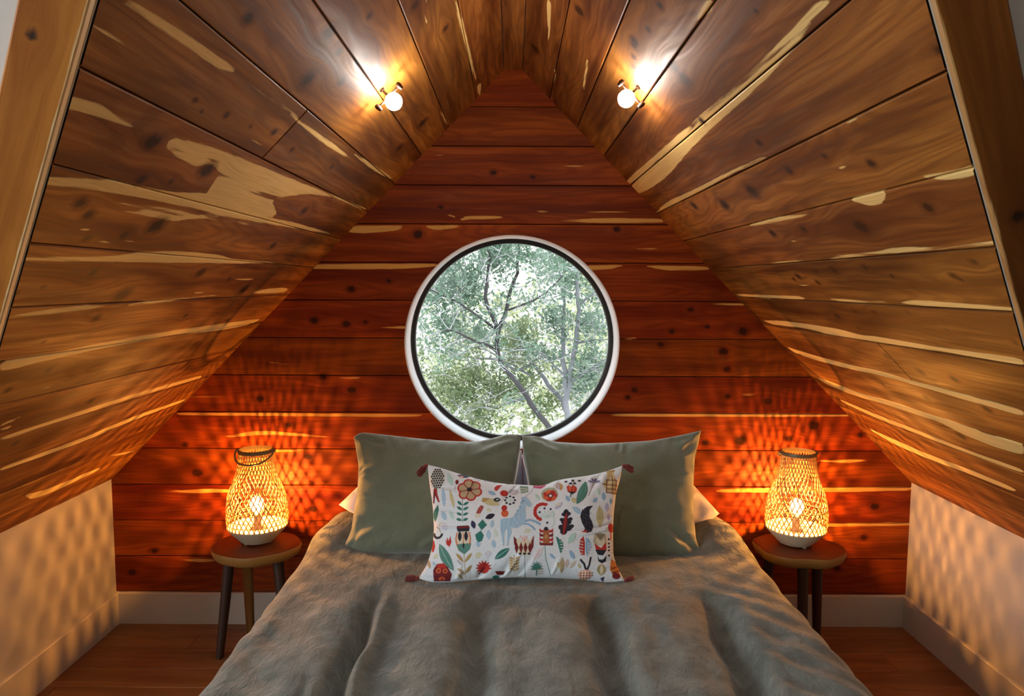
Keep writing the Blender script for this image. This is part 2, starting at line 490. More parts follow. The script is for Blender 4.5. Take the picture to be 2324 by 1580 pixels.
W_SAP = {'c2': [
    [(215, 1302), (240, 1265), (550, 1265), (500, 1295), (300, 1312)], [(640, 1265), (880, 1262), (800, 1285), (700, 1292)],
    [(835, 1242), (880, 1210), (1120, 1213), (1050, 1230), (900, 1230)], [(765, 1200), (830, 1212), (820, 1225)],
    [(1360, 1237), (1700, 1222), (1990, 1228), (1992, 1250), (1600, 1252)], [(1250, 1178), (1400, 1183), (1300, 1192)], [(1090, 1268), (1230, 1264), (1160, 1275)],
    [(1520, 1192), (1680, 1185), (1900, 1195), (1690, 1196)], [(1820, 1395), (1980, 1392), (1900, 1404)],
    [(-60, 1483), (700, 1478), (790, 1490), (500, 1512), (-50, 1510)],
    [(1545, 1488), (1790, 1488), (1700, 1510), (1560, 1517)], [(1860, 1488), (2240, 1494), (2255, 1515), (2000, 1518)],
    [(670, 865), (800, 862), (740, 872)], [(1090, 965), (1220, 970), (1150, 976)], [(1400, 930), (1650, 925), (1500, 938)], [(1160, 775), (1300, 772), (1220, 781)]],
    'px': [
    [(395, 936), (960, 940), (960, 947), (700, 945), (405, 943)], [(1385, 938), (1935, 939), (1940, 946), (1385, 946)],
    [(1610, 687), (1692, 689), (1690, 694), (1610, 691)], [(848, 744), (925, 739), (925, 747)], [(500, 992), (590, 976), (720, 988), (760, 994), (600, 986), (540, 992)],
    [(1625, 1109), (2070, 1104), (2070, 1115), (1625, 1119)], [(1868, 1189), (2070, 1185), (2070, 1193), (1868, 1196)],
    [(350, 1116), (480, 1109), (580, 1115), (450, 1120)], [(380, 1268), (520, 1269), (460, 1277)], [(1840, 1046), (1990, 1042), (1920, 1052)],
    [(600, 822), (690, 826), (640, 828)], [(760, 858), (830, 856), (800, 862)], [(1660, 894), (1735, 893), (1700, 899)], [(1412, 768), (1450, 766), (1430, 772)],
    [(540, 1022), (720, 1020), (640, 1027)], [(385, 900), (560, 897), (480, 902)]]}
W_KNOT = {'px': [(713, 727, 12), (787, 735, 11), (830, 731, 8), (882, 637, 8), (797, 656, 11), (733, 855, 10), (798, 885, 11), (1525, 752, 10), (1605, 742, 7), (1687, 752, 14),
                 (1567, 703, 9), (1500, 782, 9), (1640, 798, 13), (1650, 838, 10), (1743, 912, 12), (1440, 885, 10), (1425, 902, 9), (1652, 900, 9), (1846, 966, 16), (1790, 995, 10),
                 (1952, 987, 10), (700, 1037, 11), (710, 1155, 11), (447, 1073, 14), (540, 1170, 12), (1680, 1000, 18), (948, 532, 14), (1000, 470, 8), (1120, 392, 9), (1210, 402, 8),
                 (1400, 520, 9), (350, 1250, 10), (1985, 1150, 12), (300, 1300, 12), (1600, 1005, 9), (590, 905, 11), (420, 1010, 9), (655, 965, 9), (1960, 1220, 10), (1900, 1290, 9)]}


def gather(fn, d):
    return [fn(topx(c, p)) for c, ps in d.items() for p in ps]


def gather_knots(fn, d):
    return [k for c, ks in d.items() for k in knots_uv(fn, c, ks)]


SEAMS = [T0] + [0.05 + 0.1555 * k for k in range(1, 15)] + [KT + 0.012]
GAP = 0.0017
for sgn, nm in ((-1, 'left'), (1, 'right')):
    planks = []
    for k in range(len(SEAMS) - 1):
        a, b = SEAMS[k], SEAMS[k + 1]
        g = GAP * (0.6 + 0.9 * random.random())
        zb = APEX_Z + TZ * a
        y0 = cut_y(zb) + (0.10 if k < 2 else 0.0)     # plank end, square-cut behind the trim
        y0 = cut_y(APEX_Z + TZ * b) - 0.002
        segs = [(y0 - 0.17, 0.012)]
        if sgn < 0 and k == 4:
            segs = [(y0 - 0.17, -1.232), (-1.228, 0.012)]
        if sgn > 0 and k == 9:
            segs = [(y0 - 0.17, -0.93), (-0.927, 0.012)]
        for (s0, s1) in segs:
            planks.append((k + (0 if sgn < 0 else 20) + (0.5 if s1 < -0.5 else 0), max(s0, cut_y(zb) - 0.004), s1, a + g, b - g))
    fn = lambda pts, s=sgn: slope_uv(s, pts)
    o = wood_object('ceiling_' + nm, planks, slope_fn(sgn), M['slope'], gather(fn, L_SAP if sgn < 0 else R_SAP), gather(fn, L_HEART) if sgn < 0 else [],
                    gather_knots(fn, L_KNOT if sgn < 0 else R_KNOT), flip=(sgn > 0))
    # cut the plank ends along the sloping opening
    bm = bmesh.new(); bm.from_mesh(o.data)
    bmesh.ops.bisect_plane(bm, geom=bm.verts[:] + bm.edges[:] + bm.faces[:], plane_co=(0, -1.5855, 1.34), plane_no=(0, -1, -0.936), clear_outer=True)
    bm.to_mesh(o.data); bm.free()
    tag(o, kind='structure')
    # dark sheathing behind the gaps
    n = np.array([sgn * 0.714, 0, 0.70]) * 0.011
    pts = []
    for t in (0.0, KT + 0.05):
        x, z = sgn * TX * t, APEX_Z + TZ * t
        pts += [(x + n[0], 0.17, z + n[2]), (x + n[0], cut_y(z) - 0.0, z + n[2])]
    s = mesh_obj('ceiling_' + nm + '_sheathing', pts, [(0, 1, 3, 2)], M['gap'], o)

# ridge board
pl = [(40, cut_y(2.28) - 0.03, 0.01, -HALF, HALF)]
rz = APEX_Z + TZ * T0 - 0.001
o = wood_object('ceiling_ridge', pl, lambda U, V, D: np.stack([V, U, rz + D], 1), M['slope'], [], [], [], flip=True)
tag(o, kind='structure')

# ------------------------------------------------------------------ back wall
WC = (0.0, 1.184); WR = 0.434
zs = [0.0] + [0.1335 + 0.1531 * k for k in range(0, 15)]
planks = []
for k in range(len(zs) - 1):
    z0, z1 = zs[k], min(zs[k + 1], 2.30)
    if z0 > 2.28: break
    xm = KX + 0.012 if z0 < KZ else min(KX, TX * (APEX_Z - z0) / 0.714 + 0.004)
    g = 0.0011 + 0.0008 * random.random()
    planks.append((60 + k, -xm, xm, z0 + g, z1 - g))
fnw = lambda pts: wall_uv(pts)
o = wood_object('wall_back', planks, lambda U, V, D: np.stack([U, D, V], 1), M['wall'], gather(fnw, W_SAP), [], gather_knots(fnw, W_KNOT), flip=True, hole=(WC[0], WC[1], WR))
tag(o, kind='structure')
# sheathing behind the wall, with the round opening
outer = [(-KX - .05, -0.02), (KX + .05, -0.02), (KX + .05, KZ), (0, APEX_Z + .03), (-KX - .05, KZ)]
angs = sorted(set([2 * math.pi * k / 96 for k in range(96)] + [math.atan2(z - WC[1], x - WC[0]) % (2 * math.pi) for x, z in outer]))
def ray_out(t):
    d = (math.cos(t), math.sin(t)); best = 1e9
    for i in range(len(outer)):
        (x0, z0), (x1, z1) = outer[i], outer[(i + 1) % len(outer)]
        ex, ez = x1 - x0, z1 - z0; den = d[0] * ez - d[1] * ex
        if abs(den) < 1e-9: continue
        s = ((x0 - WC[0]) * ez - (z0 - WC[1]) * ex) / den; q = ((x0 - WC[0]) * d[1] - (z0 - WC[1]) * d[0]) / den
        if s > 0 and -1e-6 <= q <= 1 + 1e-6: best = min(best, s)
    return best
vs, fs = [], []
for y in (0.0105, 0.165):
    for t in angs:
        vs.append((WC[0] + WR * math.cos(t), y, WC[1] + WR * math.sin(t)))
        R = ray_out(t); vs.append((WC[0] + R * math.cos(t), y, WC[1] + R * math.sin(t)))
na = len(angs)
for s in range(2):
    for i in range(na):
        j = (i + 1) % na
        q = (s * 2 * na + 2 * i, s * 2 * na + 2 * j, s * 2 * na + 2 * j + 1, s * 2 * na + 2 * i + 1)
        fs.append(q if s == 0 else q[::-1])
mesh_obj('wall_back_sheathing', vs, fs, M['gap'], o)

# ------------------------------------------------------------------ round window
win = empty('window_1', (0, 0.08, WC[1])); tag(win, kind='structure')
AX = (0, 1, 0); C0 = (WC[0], 0, WC[1])
mb = MB(); mb.lathe([(WR + 0.003, -0.004), (WR + 0.004, 0.0), (WR + 0.004, 0.005), (WR + 0.001, 0.006), (WR + 0.001, 0.175), (WR - 0.003, 0.175), (WR - 0.003, -0.002), (WR, -0.0045)], 128, C0, AX, True)
mb.build('window_lining', M['white_paint'], win, angle=60)
mb = MB(); mb.lathe([(WR - 0.003, 0.135), (0.415, 0.135), (0.4115, 0.139), (0.4115, 0.160), (WR - 0.003, 0.160)], 128, C0, AX, True)
mb.build('window_frame', M['black_metal'], win, angle=50)
t = NT('window_glass')
gl = t.n('ShaderNodeBsdfGlossy', Color=(1, 1, 1, 1), Roughness=0.0); tr = t.n('ShaderNodeBsdfTransparent', Color=(0.97, 0.985, 0.98, 1))
lw = t.n('ShaderNodeFresnel', IOR=1.45)
mx = t.n('ShaderNodeMixShader', _0=t.math('MULTIPLY', lw.outputs[0], 0.6), _1=tr, _2=gl)
t.t.links.new(mx.outputs[0], t.out.inputs[0]); M['glass'] = t.m
mb = MB(); mb.lathe([(0.0001, 0.146), (0.4112, 0.146), (0.4112, 0.150), (0.0001, 0.150)], 96, C0, AX)
mb.build('window_pane', M['glass'], win, smooth=False)

# ------------------------------------------------------------------ knee walls, baseboards, floor
for sgn, nm in ((-1, 'left'), (1, 'right')):
    x = sgn * KX
    mb = MB()
    yk = -0.95
    vs = [(x, 0.012, 0), (x, yk, 0), (x, yk, KZ + 0.004), (x, 0.012, KZ + 0.004), (x + sgn * .1, 0.012, 0), (x + sgn * .1, yk, 0), (x + sgn * .1, yk, KZ - 0.1), (x + sgn * .1, 0.012, KZ - 0.1)]
    fs = [(0, 1, 2, 3), (4, 7, 6, 5), (1, 5, 6, 2), (0, 3, 7, 4)]
    w = mesh_obj('wall_' + nm, vs, fs, M['knee']); tag(w, kind='structure')
    mb = MB(); th = 0.016; h = 0.134
    y0, y1 = yk, 0.0
    sec = [(0, 0), (th, 0), (th, h - 0.004), (th - 0.004, h), (0, h)]
    vs = [(x - sgn * a, y, z) for y in (y0, y1) for a, z in sec]
    fs = [(i, (i + 1) % 5, (i + 1) % 5 + 5, i + 5) for i in range(5)] + [(0, 1, 2, 3, 4), (9, 8, 7, 6, 5)]
    mb.add(vs, fs)
    b = mb.build('baseboard_' + nm, M['baseboard'], None, False); tag(b, kind='structure')
mb = MB(); th, h = 0.016, 0.134
sec = [(0, 0), (th, 0), (th, h - 0.004), (th - 0.004, h), (0, h)]
vs = [(x, -a, z) for x in (-KX + th, KX - th) for a, z in sec]
mb.add(vs, [(i, (i + 1) % 5, (i + 1) % 5 + 5, i + 5) for i in range(5)] + [(0, 1, 2, 3, 4), (9, 8, 7, 6, 5)])
tag(mb.build('baseboard_back', M['baseboard'], None, False), kind='structure')

RX = 3.2; RY0 = -6.5
fl, y, k = [], 0.02, 0
while y > -6.6:
    y2 = y - 0.128
    off = random.uniform(-1.2, 1.2)
    xs_ = [-RX, -1.3 + off * 0.6, 0.9 + off * 0.6, RX]
    for i in range(3):
        fl.append((200 + k * 3 + i, xs_[i] + 0.0006, xs_[i + 1] - 0.0006, y2 + 0.0006, y - 0.0006))
    y = y2; k += 1
o = wood_object('floor', fl, lambda U, V, D: np.stack([U, V, -D], 1), M['floor'], [], [], [], flip=False, dx=0.2, dvv=0.06)
tag(o, kind='structure')
mesh_obj('floor_underlay', [(-RX, 0.17, -0.013), (RX, 0.17, -0.013), (RX, RY0, -0.013), (-RX, RY0, -0.013)], [(0, 1, 2, 3)], M['gap'], o)

# ------------------------------------------------------------------ main room shell (mostly behind the camera)
RIDGE_Z = 3.30; RIDGE_Y = cut_y(RIDGE_Z)
vs, fs = [], []
def P(x, z): return (x, cut_y(z), z)
for sgn in (-1, 1):
    b = len(vs)
    vs += [P(0, APEX_Z), P(sgn * KX, KZ), P(sgn * RX, KZ), P(sgn * RX, RIDGE_Z), P(0, RIDGE_Z), (sgn * KX, cut_y(KZ), 0), (sgn * RX, cut_y(KZ), 0)]
    q = [(b, b + 1, b + 2, b + 3, b + 4), (b + 1, b + 5, b + 6, b + 2)]
    fs += q if sgn < 0 else [f[::-1] for f in q]
o = mesh_obj('ceiling_main', vs, fs, M['plaster']); tag(o, kind='structure')
yb = 2 * RIDGE_Y - cut_y(0.5)
o = mesh_obj('ceiling_rear', [(-RX, RIDGE_Y, RIDGE_Z), (RX, RIDGE_Y, RIDGE_Z), (RX, yb, 0.5), (-RX, yb, 0.5), (RX, yb, 0), (-RX, yb, 0)],
             [(0, 1, 2, 3), (3, 2, 4, 5)], M['plaster']); tag(o, kind='structure')
# gable ends: west one holds a big window, east one is closed
def gable(x, win):
    yk = cut_y(KZ); 
    outer = [(yk, 0), (yk, KZ), (RIDGE_Y, RIDGE_Z), (yb, 0.5), (yb, 0)]
    if not win: return [(x, y, z) for y, z in outer], [tuple(range(5))]
    (a0, a1, h0, h1) = win
    v = [(x, y, z) for y, z in outer] + [(x, a1, h0), (x, a1, h1), (x, a0, h1), (x, a0, h0)]
    return v, [(0, 1, 6, 5), (1, 2, 6), (2, 7, 6), (2, 3, 7), (3, 8, 7), (3, 4, 8), (4, 0, 5, 8)]
WIN = (-4.9, -2.2, 0.75, 2.2)
for x, nm, w in ((-RX, 'west', WIN), (RX, 'east', None)):
    v, f = gable(x, w)
    tag(mesh_obj('wall_' + nm, v, f, M['plaster']), kind='structure')
mb = MB()
a0, a1, h0, h1 = WIN
for (p, q) in (((a0, h0), (a1, h0 + .06)), ((a0, h1 - .06), (a1, h1)), ((a0, h0), (a0 + .06, h1)), ((a1 - .06, h0), (a1, h1)), ((-3.58, h0), (-3.52, h1))):
    mb.box((-RX - 0.04, p[0], p[1]), (-RX + 0.02, q[0], q[1]))
tag(mb.build('window_2', M['white_paint'], None, False), kind='structure')

# ------------------------------------------------------------------ trims round the opening
pn = np.array([0, -1, -0.936]); pn /= np.linalg.norm(pn)       # toward the room
def trim(sgn, nm, mat, w, knots):
    # frame: s along the valley (from ridge down), v across the board, D thickness
    A = np.array([0, cut_y(APEX_Z), APEX_Z]); B = np.array([sgn * KX, cut_y(KZ), KZ])
    d = (B - A); Ls = np.linalg.norm(d); d /= Ls
    c = np.cross(d, pn); c *= np.sign(c[0]) * sgn; c /= np.linalg.norm(c)
    th = 0.024
    def f(U, V, D):
        return A + np.outer(U, d) + np.outer(V, c) + np.outer(th - D, pn)
    knots = [(np.dot(hit(u, v, pn, A) - A, d), np.dot(hit(u, v, pn, A) - A, c), r) for u, v, r in knots]
    Us = wood_object(nm, [(80 + sgn, 0.02, Ls + 0.02, 0.002, w)], f, mat, [[(0, -0.001), (3, -0.001), (3, 0.0055), (0, 0.0055)]] if sgn < 0 else [[(0, -0.001), (3, -0.001), (3, 0.004), (0, 0.004)]], [], knots, flip=(sgn > 0), dx=0.02, dvv=0.006, skirt=0.032)
    # deepen the skirt to the full board thickness
    return tag(Us, kind='structure')
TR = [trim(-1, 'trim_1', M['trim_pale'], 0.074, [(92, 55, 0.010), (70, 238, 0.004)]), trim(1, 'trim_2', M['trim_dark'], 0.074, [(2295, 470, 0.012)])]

# ------------------------------------------------------------------ fabric helpers
def fabric(name, color, color2=None, scale=900, bump=0.25, rough=0.9, crumple=0.0, sheen=0.3):
    t = NT(name)
    co = t.obj_co()
    c = color
    n1 = t.noise(co, 14, 4, 0.6)
    if color2: c = t.mix(t.ss(n1, 0.35, 0.65), color, color2)
    w1 = t.noise(t.vmul(co, (1, 0.16, 0.16)), scale, 2); w2 = t.noise(t.vmul(co, (0.16, 1, 1)), scale, 2)
    h = t.math('ADD', w1, w2)
    c = t.mix(t.ss(h, 0.85, 1.2, 0, 0.35), c, tuple(x * 0.62 for x in color))
    b = t.bsdf(c, rough)
    b.inputs['Sheen Weight'].default_value = sheen
    nrm = t.bump(h, bump, 0.0006)
    if crumple:
        cr = t.noise(t.vmul(co, (1.0, 0.55, 1.0)), 26, 5, 0.62, 0.6)
        b2 = t.n('ShaderNodeBump', Height=cr, Strength=crumple, Distance=0.012, Normal=nrm)
        nrm = b2.outputs[0]
    t.set(b.inputs['Normal'], nrm)
    return t.m


M['duvet'] = fabric('olive_grey_linen', (0.095, 0.112, 0.090), (0.165, 0.188, 0.160), 520, 0.4, 0.95, 0.8)
M['olive'] = fabric('olive_linen', (0.14, 0.175, 0.115), (0.17, 0.205, 0.14), 700, 0.25, 0.92, 0.12, 0.9)
M['sheet'] = fabric('white_cotton', (0.62, 0.62, 0.80), None, 900, 0.1, 0.85, 0.1)
M['tassel'] = fabric('dark_red_yarn', (0.16, 0.015, 0.012), (0.24, 0.03, 0.02), 900, 0.3)
M['mattress'] = fabric('mattress_ticking', (0.75, 0.74, 0.70))
M['cord_white'] = plain('white_piping', (0.72, 0.68, 0.66), 0.8)


def smooth_noise2(X, Y, seed, n=24, fmin=2, fmax=9):
    r = np.random.default_rng(seed); out = np.zeros_like(X)
    for _ in range(n):
        a = r.uniform(0, 2 * math.pi); f = r.uniform(fmin, fmax)
        out += np.sin((X * math.cos(a) + Y * math.sin(a)) * f * 2 * math.pi + r.uniform(0, 6.28)) / f
    return out / n * fmin * 1.6


def sst(x, a, b):
    t = np.clip((x - a) / (b - a), 0, 1)
    return t * t * (3 - 2 * t)


# ------------------------------------------------------------------ bed
BX, HW, BZ = 0.065, 0.83, 0.468
bed = empty('bed', (BX, -1.04, 0)); tag(bed, 'double bed under the olive grey duvet, headed against the cedar wall below the round window', 'bed')
mb = MB(); mb.box((BX - 0.73, -2.02, 0.13), (BX + 0.73, -0.03, 0.24)); 
fr = mb.build('bed_frame', plain('walnut_frame', (0.10, 0.05, 0.025), 0.5), bed, False)
for sx in (-1, 1):
    for yy in (-1.92, -0.12):
        mb = MB(); mb.lathe([(0.02, 0), (0.028, 0.131)], 16, (BX + sx * 0.66, yy, 0)); mb.build('leg', fr.data.materials[0], bed)
mb = MB(); mb.box((BX - 0.72, -2.01, 0.24), (BX + 0.72, -0.035, 0.36))
mt = mb.build('mattress', M['mattress'], bed, False)
bv = mt.modifiers.new('soft', 'BEVEL'); bv.width = 0.04; bv.segments = 4

VAL = []
for (p, q, w, dep) in [((862, 1330), (755, 1580), 0.020, 0.026), ((1088, 1345), (1072, 1580), 0.040, 0.020), ((1350, 1330), (1412, 1580), 0.036, 0.026), ((1600, 1330), (1722, 1580), 0.034, 0.026),
                       ((706, 1520), (680, 1580), 0.012, 0.008)]:
    a, b = at_z(*p, BZ), at_z(*q, BZ)
    VAL.append((a, b, w, dep))
ny = 400
ys = np.linspace(-2.20, -0.02, ny)
r = 0.085; flat = HW - r
arc = np.concatenate([np.linspace(-(flat + math.pi / 2 * r + 0.27), -(flat + math.pi / 2 * r), 14)[:-1], np.linspace(-(flat + math.pi / 2 * r), -flat, 12)[:-1],
                      np.linspace(-flat, flat, 330), np.linspace(flat, flat + math.pi / 2 * r, 12)[1:], np.linspace(flat + math.pi / 2 * r, flat + math.pi / 2 * r + 0.27, 14)[1:]])
S, Y = np.meshgrid(arc, ys, indexing='ij')
aS = np.abs(S); sg = np.sign(S)
ang = np.clip((aS - flat) / r, 0, math.pi / 2)
drop = np.clip(aS - flat - math.pi / 2 * r, 0, None)
X = BX + sg * (np.minimum(aS, flat) + r * np.sin(ang) + drop * 0.10)
Z = BZ - r * (1 - np.cos(ang)) - drop
NX = sg * np.sin(ang); NZ = np.cos(ang)
# head and foot round over
ft = np.clip((-2.05 - Y) / 0.10, 0, 1)
Yo = Y + 0.0
Z -= 0.085 * (1 - np.sqrt(np.clip(1 - ft ** 2, 0, 1)))
hd = np.clip((Y + 0.14) / 0.12, 0, 1)
Z -= (0.10 * (1 - np.sqrt(np.clip(1 - hd ** 2, 0, 1)))) * (ang < 3)
# rounded head corners
cx = np.clip((aS - (flat - 0.05)) / 0.13, 0, 1); X -= sg * 0.055 * cx * sst(Y, -0.28, -0.03)
top = sst(aS, flat + 0.13, flat - 0.02)
Dp = np.zeros_like(X)
ramp = sst(-Y, 0.60, 0.95)
for (a, b, w, dep) in VAL:
    xl = a[0] + (Y - a[1]) / (b[1] - a[1]) * (b[0] - a[0]) + 0.006 * np.sin(Y * 19 + a[0] * 9)
    dd = X - xl
    Dp -= 2.1 * dep * np.exp(-(dd / w) ** 2) * sst(-Y, -a[1] - 0.02, -a[1] + 0.30)
    Dp += 0.7 * dep * np.exp(-((dd - w * 1.9) / (w * 1.2)) ** 2) * sst(-Y, -a[1] - 0.02, -a[1] + 0.30)
# puff
Dp += 0.012 * ramp * np.cos((X - 0.13) / 0.315 * 2 * math.pi) * top
Dp += 0.055 * sst(Y, -0.50, -0.20) * top * sst(np.abs(X - BX), 0.52, 0.70)
Dp += 0.010 * smooth_noise2(X, Y, 3, 20, 1.0, 4.0)
Dp += 0.009 * smooth_noise2(X * 1.2, Y * 0.7, 5, 30, 6, 14)
# diagonal drag folds on the right side
dg = (X * 0.55 + Y * 0.83)
Dp += 0.0055 * np.sin(dg * 58 + 2 * np.sin(X * 9)) * sst(X, 0.52, 0.72) * sst(-Y, 0.55, 0.8) * (0.5 + 0.5 * smooth_noise2(X, Y, 9, 12, 1, 4))
dg = (X * 0.75 + Y * 0.65)
Dp += 0.0035 * np.sin(dg * 70 + 2 * np.sin(Y * 7)) * sst(-X, 0.2, 0.5) * sst(-Y, 0.6, 0.9) * (0.5 + 0.5 * smooth_noise2(X, Y, 11, 12, 1, 4))
# side drape waves
Dp += 0.012 * np.sin(Y * 17 + 1.5 * np.sin(Y * 6)) * np.clip(drop / 0.2, 0, 1)
# dents under the pillows
for (cx_, cy_, rx_, ry_, dz_) in ((-0.27, -0.36, 0.30, 0.13, 0.018), (0.37, -0.36, 0.30, 0.13, 0.018), (0.04, -0.64, 0.32, 0.09, 0.018)):
    Dp -= dz_ * np.exp(-((X - cx_) / rx_) ** 4 - ((Y - cy_) / ry_) ** 2) * top
V3 = np.stack([X + NX * Dp, Yo, Z + NZ * Dp], -1).reshape(-1, 3)
a_, b_ = X.shape
idx = np.arange(a_ * b_).reshape(a_, b_)
fq = np.stack([idx[:-1, :-1], idx[1:, :-1], idx[1:, 1:], idx[:-1, 1:]], -1).reshape(-1, 4)
# foot drape
nb = len(V3); foot = V3[idx[:, 0]].copy(); foot[:, 1] -= 0.03; foot[:, 2] = np.minimum(foot[:, 2], 0.16)
V3 = np.concatenate([V3, foot])
ff = np.stack([np.arange(a_ - 1) + nb, np.arange(1, a_) + nb, idx[1:, 0], idx[:-1, 0]], -1)
fq = np.concatenate([fq, ff])
o = mesh_obj('duvet', V3, fq, M['duvet'], None, True)
tag(o, 'crumpled olive grey linen duvet spread across the whole bed', 'duvet')


# ------------------------------------------------------------------ pillows
def curve(pts, t):
    pts = np.array(pts, float)
    d = np.concatenate([[0], np.cumsum(np.hypot(*np.diff(pts, axis=0).T))]); d /= d[-1]
    return np.stack([np.interp(t, d, pts[:, 0]), np.interp(t, d, pts[:, 1])], -1)


def smooth_curve(pts, t):
    pts = np.array(pts, float)
    n = 200; tt = np.linspace(0, 1, n); c = curve(pts, tt)
    k = np.ones(9) / 9
    for _ in range(2):
        p = np.concatenate([2 * c[:1] - c[1:9][::-1], c, 2 * c[-1:] - c[-9:-1][::-1]])
        c = np.stack([np.convolve(p[:, i], k, 'same')[8:-8] for i in range(2)], -1)
    return np.stack([np.interp(t, tt, c[:, 0]), np.interp(t, tt, c[:, 1])], -1)


def coons(top, right, bottom, left, nu, nv):
    """top, bottom left->right; left, right top->bottom (px). returns px grid (nu, nv, 2)"""
    u = np.linspace(0, 1, nu); v = np.linspace(0, 1, nv)
    T, B = smooth_curve(top, u), smooth_curve(bottom, u); Lf, Rt = smooth_curve(left, v), smooth_curve(right, v)
    U, V = u[:, None, None], v[None, :, None]
    c00, c10, c01, c11 = (T[0] + Lf[0]) / 2, (T[-1] + Rt[0]) / 2, (B[0] + Lf[-1]) / 2, (B[-1] + Rt[-1]) / 2
    return ((1 - V) * T[:, None] + V * B[:, None] + (1 - U) * Lf[None] + U * Rt[None]
            - ((1 - U) * (1 - V) * c00 + U * (1 - V) * c10 + (1 - U) * V * c01 + U * V * c11))


def pillow_mesh(name, px, plane, th, mat, seed, parent=None, nrm_front=None, wr=1.0, back=1.0, folds=()):
    """plane: (p_bottom (y,z), p_top (y,z)) leaning plane parallel to x"""
    (yb_, zb_), (yt_, zt_) = plane
    n = np.array([0, -(zt_ - zb_), (yt_ - yb_)]); n /= np.linalg.norm(n)
    nu, nv = px.shape[:2]
    # unproject onto the leaning plane
    a = (px[..., 0] - 1162) / F; b = -(px[..., 1] - 790) / F
    a, b = a * CR - b * SR, a * SR + b * CR
    d = np.stack([a, CP + b * SP, -SP + b * CP], -1)
    s = np.dot(n, np.array([0, yb_, zb_]) - CAM) / (d @ n)
    P0 = CAM + d * s[..., None]
    u = np.linspace(-1, 1, nu)[:, None]; v = np.linspace(-1, 1, nv)[None, :]
    prof = (np.clip(1 - np.abs(u) ** 2.6, 0, 1) ** 0.55) * (np.clip(1 - np.abs(v) ** 2.2, 0, 1) ** 0.6)
    X_, Y_ = P0[..., 0], P0[..., 2]
    e = 1 - np.maximum(np.abs(u), np.abs(v))
    nz = smooth_noise2(X_, Y_, seed, 18, 1.5, 6) * 0.018 + smooth_noise2(X_, Y_, seed + 1, 22, 8, 20) * 0.016 * np.exp(-e * 5)
    # gathered puckers that run in from the seams
    rr_ = np.random.default_rng(seed)
    uu, vv = (u + 1) / 2 * np.ones_like(X_), (v + 1) / 2 * np.ones_like(X_)
    for (along, dist) in ((uu, vv), (uu, 1 - vv), (vv, uu), (vv, 1 - uu)):
        for _ in range(16):
            c_, w_, l_, a_ = rr_.uniform(0.02, 0.98), rr_.uniform(0.008, 0.022), rr_.uniform(0.06, 0.22), rr_.uniform(-1, 1)
            sk = rr_.uniform(-0.35, 0.35)
            nz = nz + 0.0075 * wr * a_ * np.exp(-((along - c_ - sk * dist) / w_) ** 2) * np.exp(-(dist / l_) ** 2) * sst(dist, 0.0, 0.03)
    for (x0, y0, x1, y1, w_, dp) in folds:
        ax, ay = x1 - x0, y1 - y0; ll = math.hypot(ax, ay)
        tt = ((px[..., 0] - x0) * ax + (px[..., 1] - y0) * ay) / ll ** 2
        dd = ((px[..., 0] - x0) * ay - (px[..., 1] - y0) * ax) / ll
        env = sst(tt, -0.25, 0.15) * sst(tt, 1.25, 0.7)
        nz = nz + dp * env * (np.exp(-(dd / w_) ** 2) - 0.6 * np.exp(-((dd - 2.0 * w_) / (1.3 * w_)) ** 2))
    front = P0 + n * ((th * prof + nz * wr * np.clip(prof * 3, 0, 1))[..., None])
    backp = P0 - n * ((th * back * prof)[..., None])
    idx = np.arange(nu * nv).reshape(nu, nv)
    bid = idx + nu * nv
    border = np.zeros((nu, nv), bool); border[0] = border[-1] = True; border[:, 0] = border[:, -1] = True
    bid = np.where(border, idx, bid)
    q = lambda g, fl: np.stack([g[:-1, :-1], g[1:, :-1], g[1:, 1:], g[:-1, 1:]][::(-1 if fl else 1)], -1).reshape(-1, 4)
    fs = np.concatenate([q(idx, True), q(bid, False)])
    vs = np.concatenate([front.reshape(-1, 3), backp.reshape(-1, 3)])
    used = np.unique(fs); remap = -np.ones(len(vs), int); remap[used] = np.arange(len(used))
    o = mesh_obj(name, vs[used], remap[fs], mat, parent, True)
    return o, P0, n, used, front


def tube_px(mb, pts3, rad, n=6): mb.tube(pts3, rad, n)

PLO = ((-0.375, 0.475), (-0.17, 0.93))
left_px = coons([(803, 992), (818, 981), (850, 984), (920, 992), (1000, 1000), (1080, 1003), (1125, 993), (1150, 985), (1182, 987)],
                [(1182, 987), (1180, 1020), (1172, 1070), (1166, 1110), (1172, 1180), (1185, 1255)],
                [(766, 1254), (790, 1259), (900, 1259), (1000, 1258), (1100, 1258), (1185, 1255)],
                [(803, 992), (807, 1015), (814, 1060), (811, 1110), (803, 1160), (797, 1205), (785, 1232), (766, 1254)], 110, 90)
PILL = empty('pillow', tuple(at_y(975, 1258, -0.40))); tag(PILL, 'plump olive linen pillow leaning beside the left lantern lamp, rolled top corner', 'pillow', 'olive linen pillows leaning on the back wall')
pillow_mesh('cover', left_px, PLO, 0.082, M['olive'], 21, PILL, folds=((1172, 1000, 1080, 1038, 7, 0.012), (812, 992, 870, 1012, 6, -0.012), (785, 1236, 870, 1200, 9, 0.009), (960, 1245, 1010, 1215, 7, 0.008)))
right_px = coons([(1185, 990), (1215, 989), (1260, 1003), (1330, 1007), (1400, 1005), (1480, 1000), (1545, 988), (1591, 977)],
                 [(1591, 977), (1587, 1000), (1577, 1040), (1574, 1100), (1575, 1170), (1580, 1225), (1590, 1250), (1608, 1264)],
                 [(1190, 1262), (1300, 1266), (1450, 1268), (1560, 1267), (1608, 1264)],
                 [(1185, 990), (1186, 1020), (1196, 1070), (1202, 1110), (1198, 1180), (1190, 1262)], 110, 90)
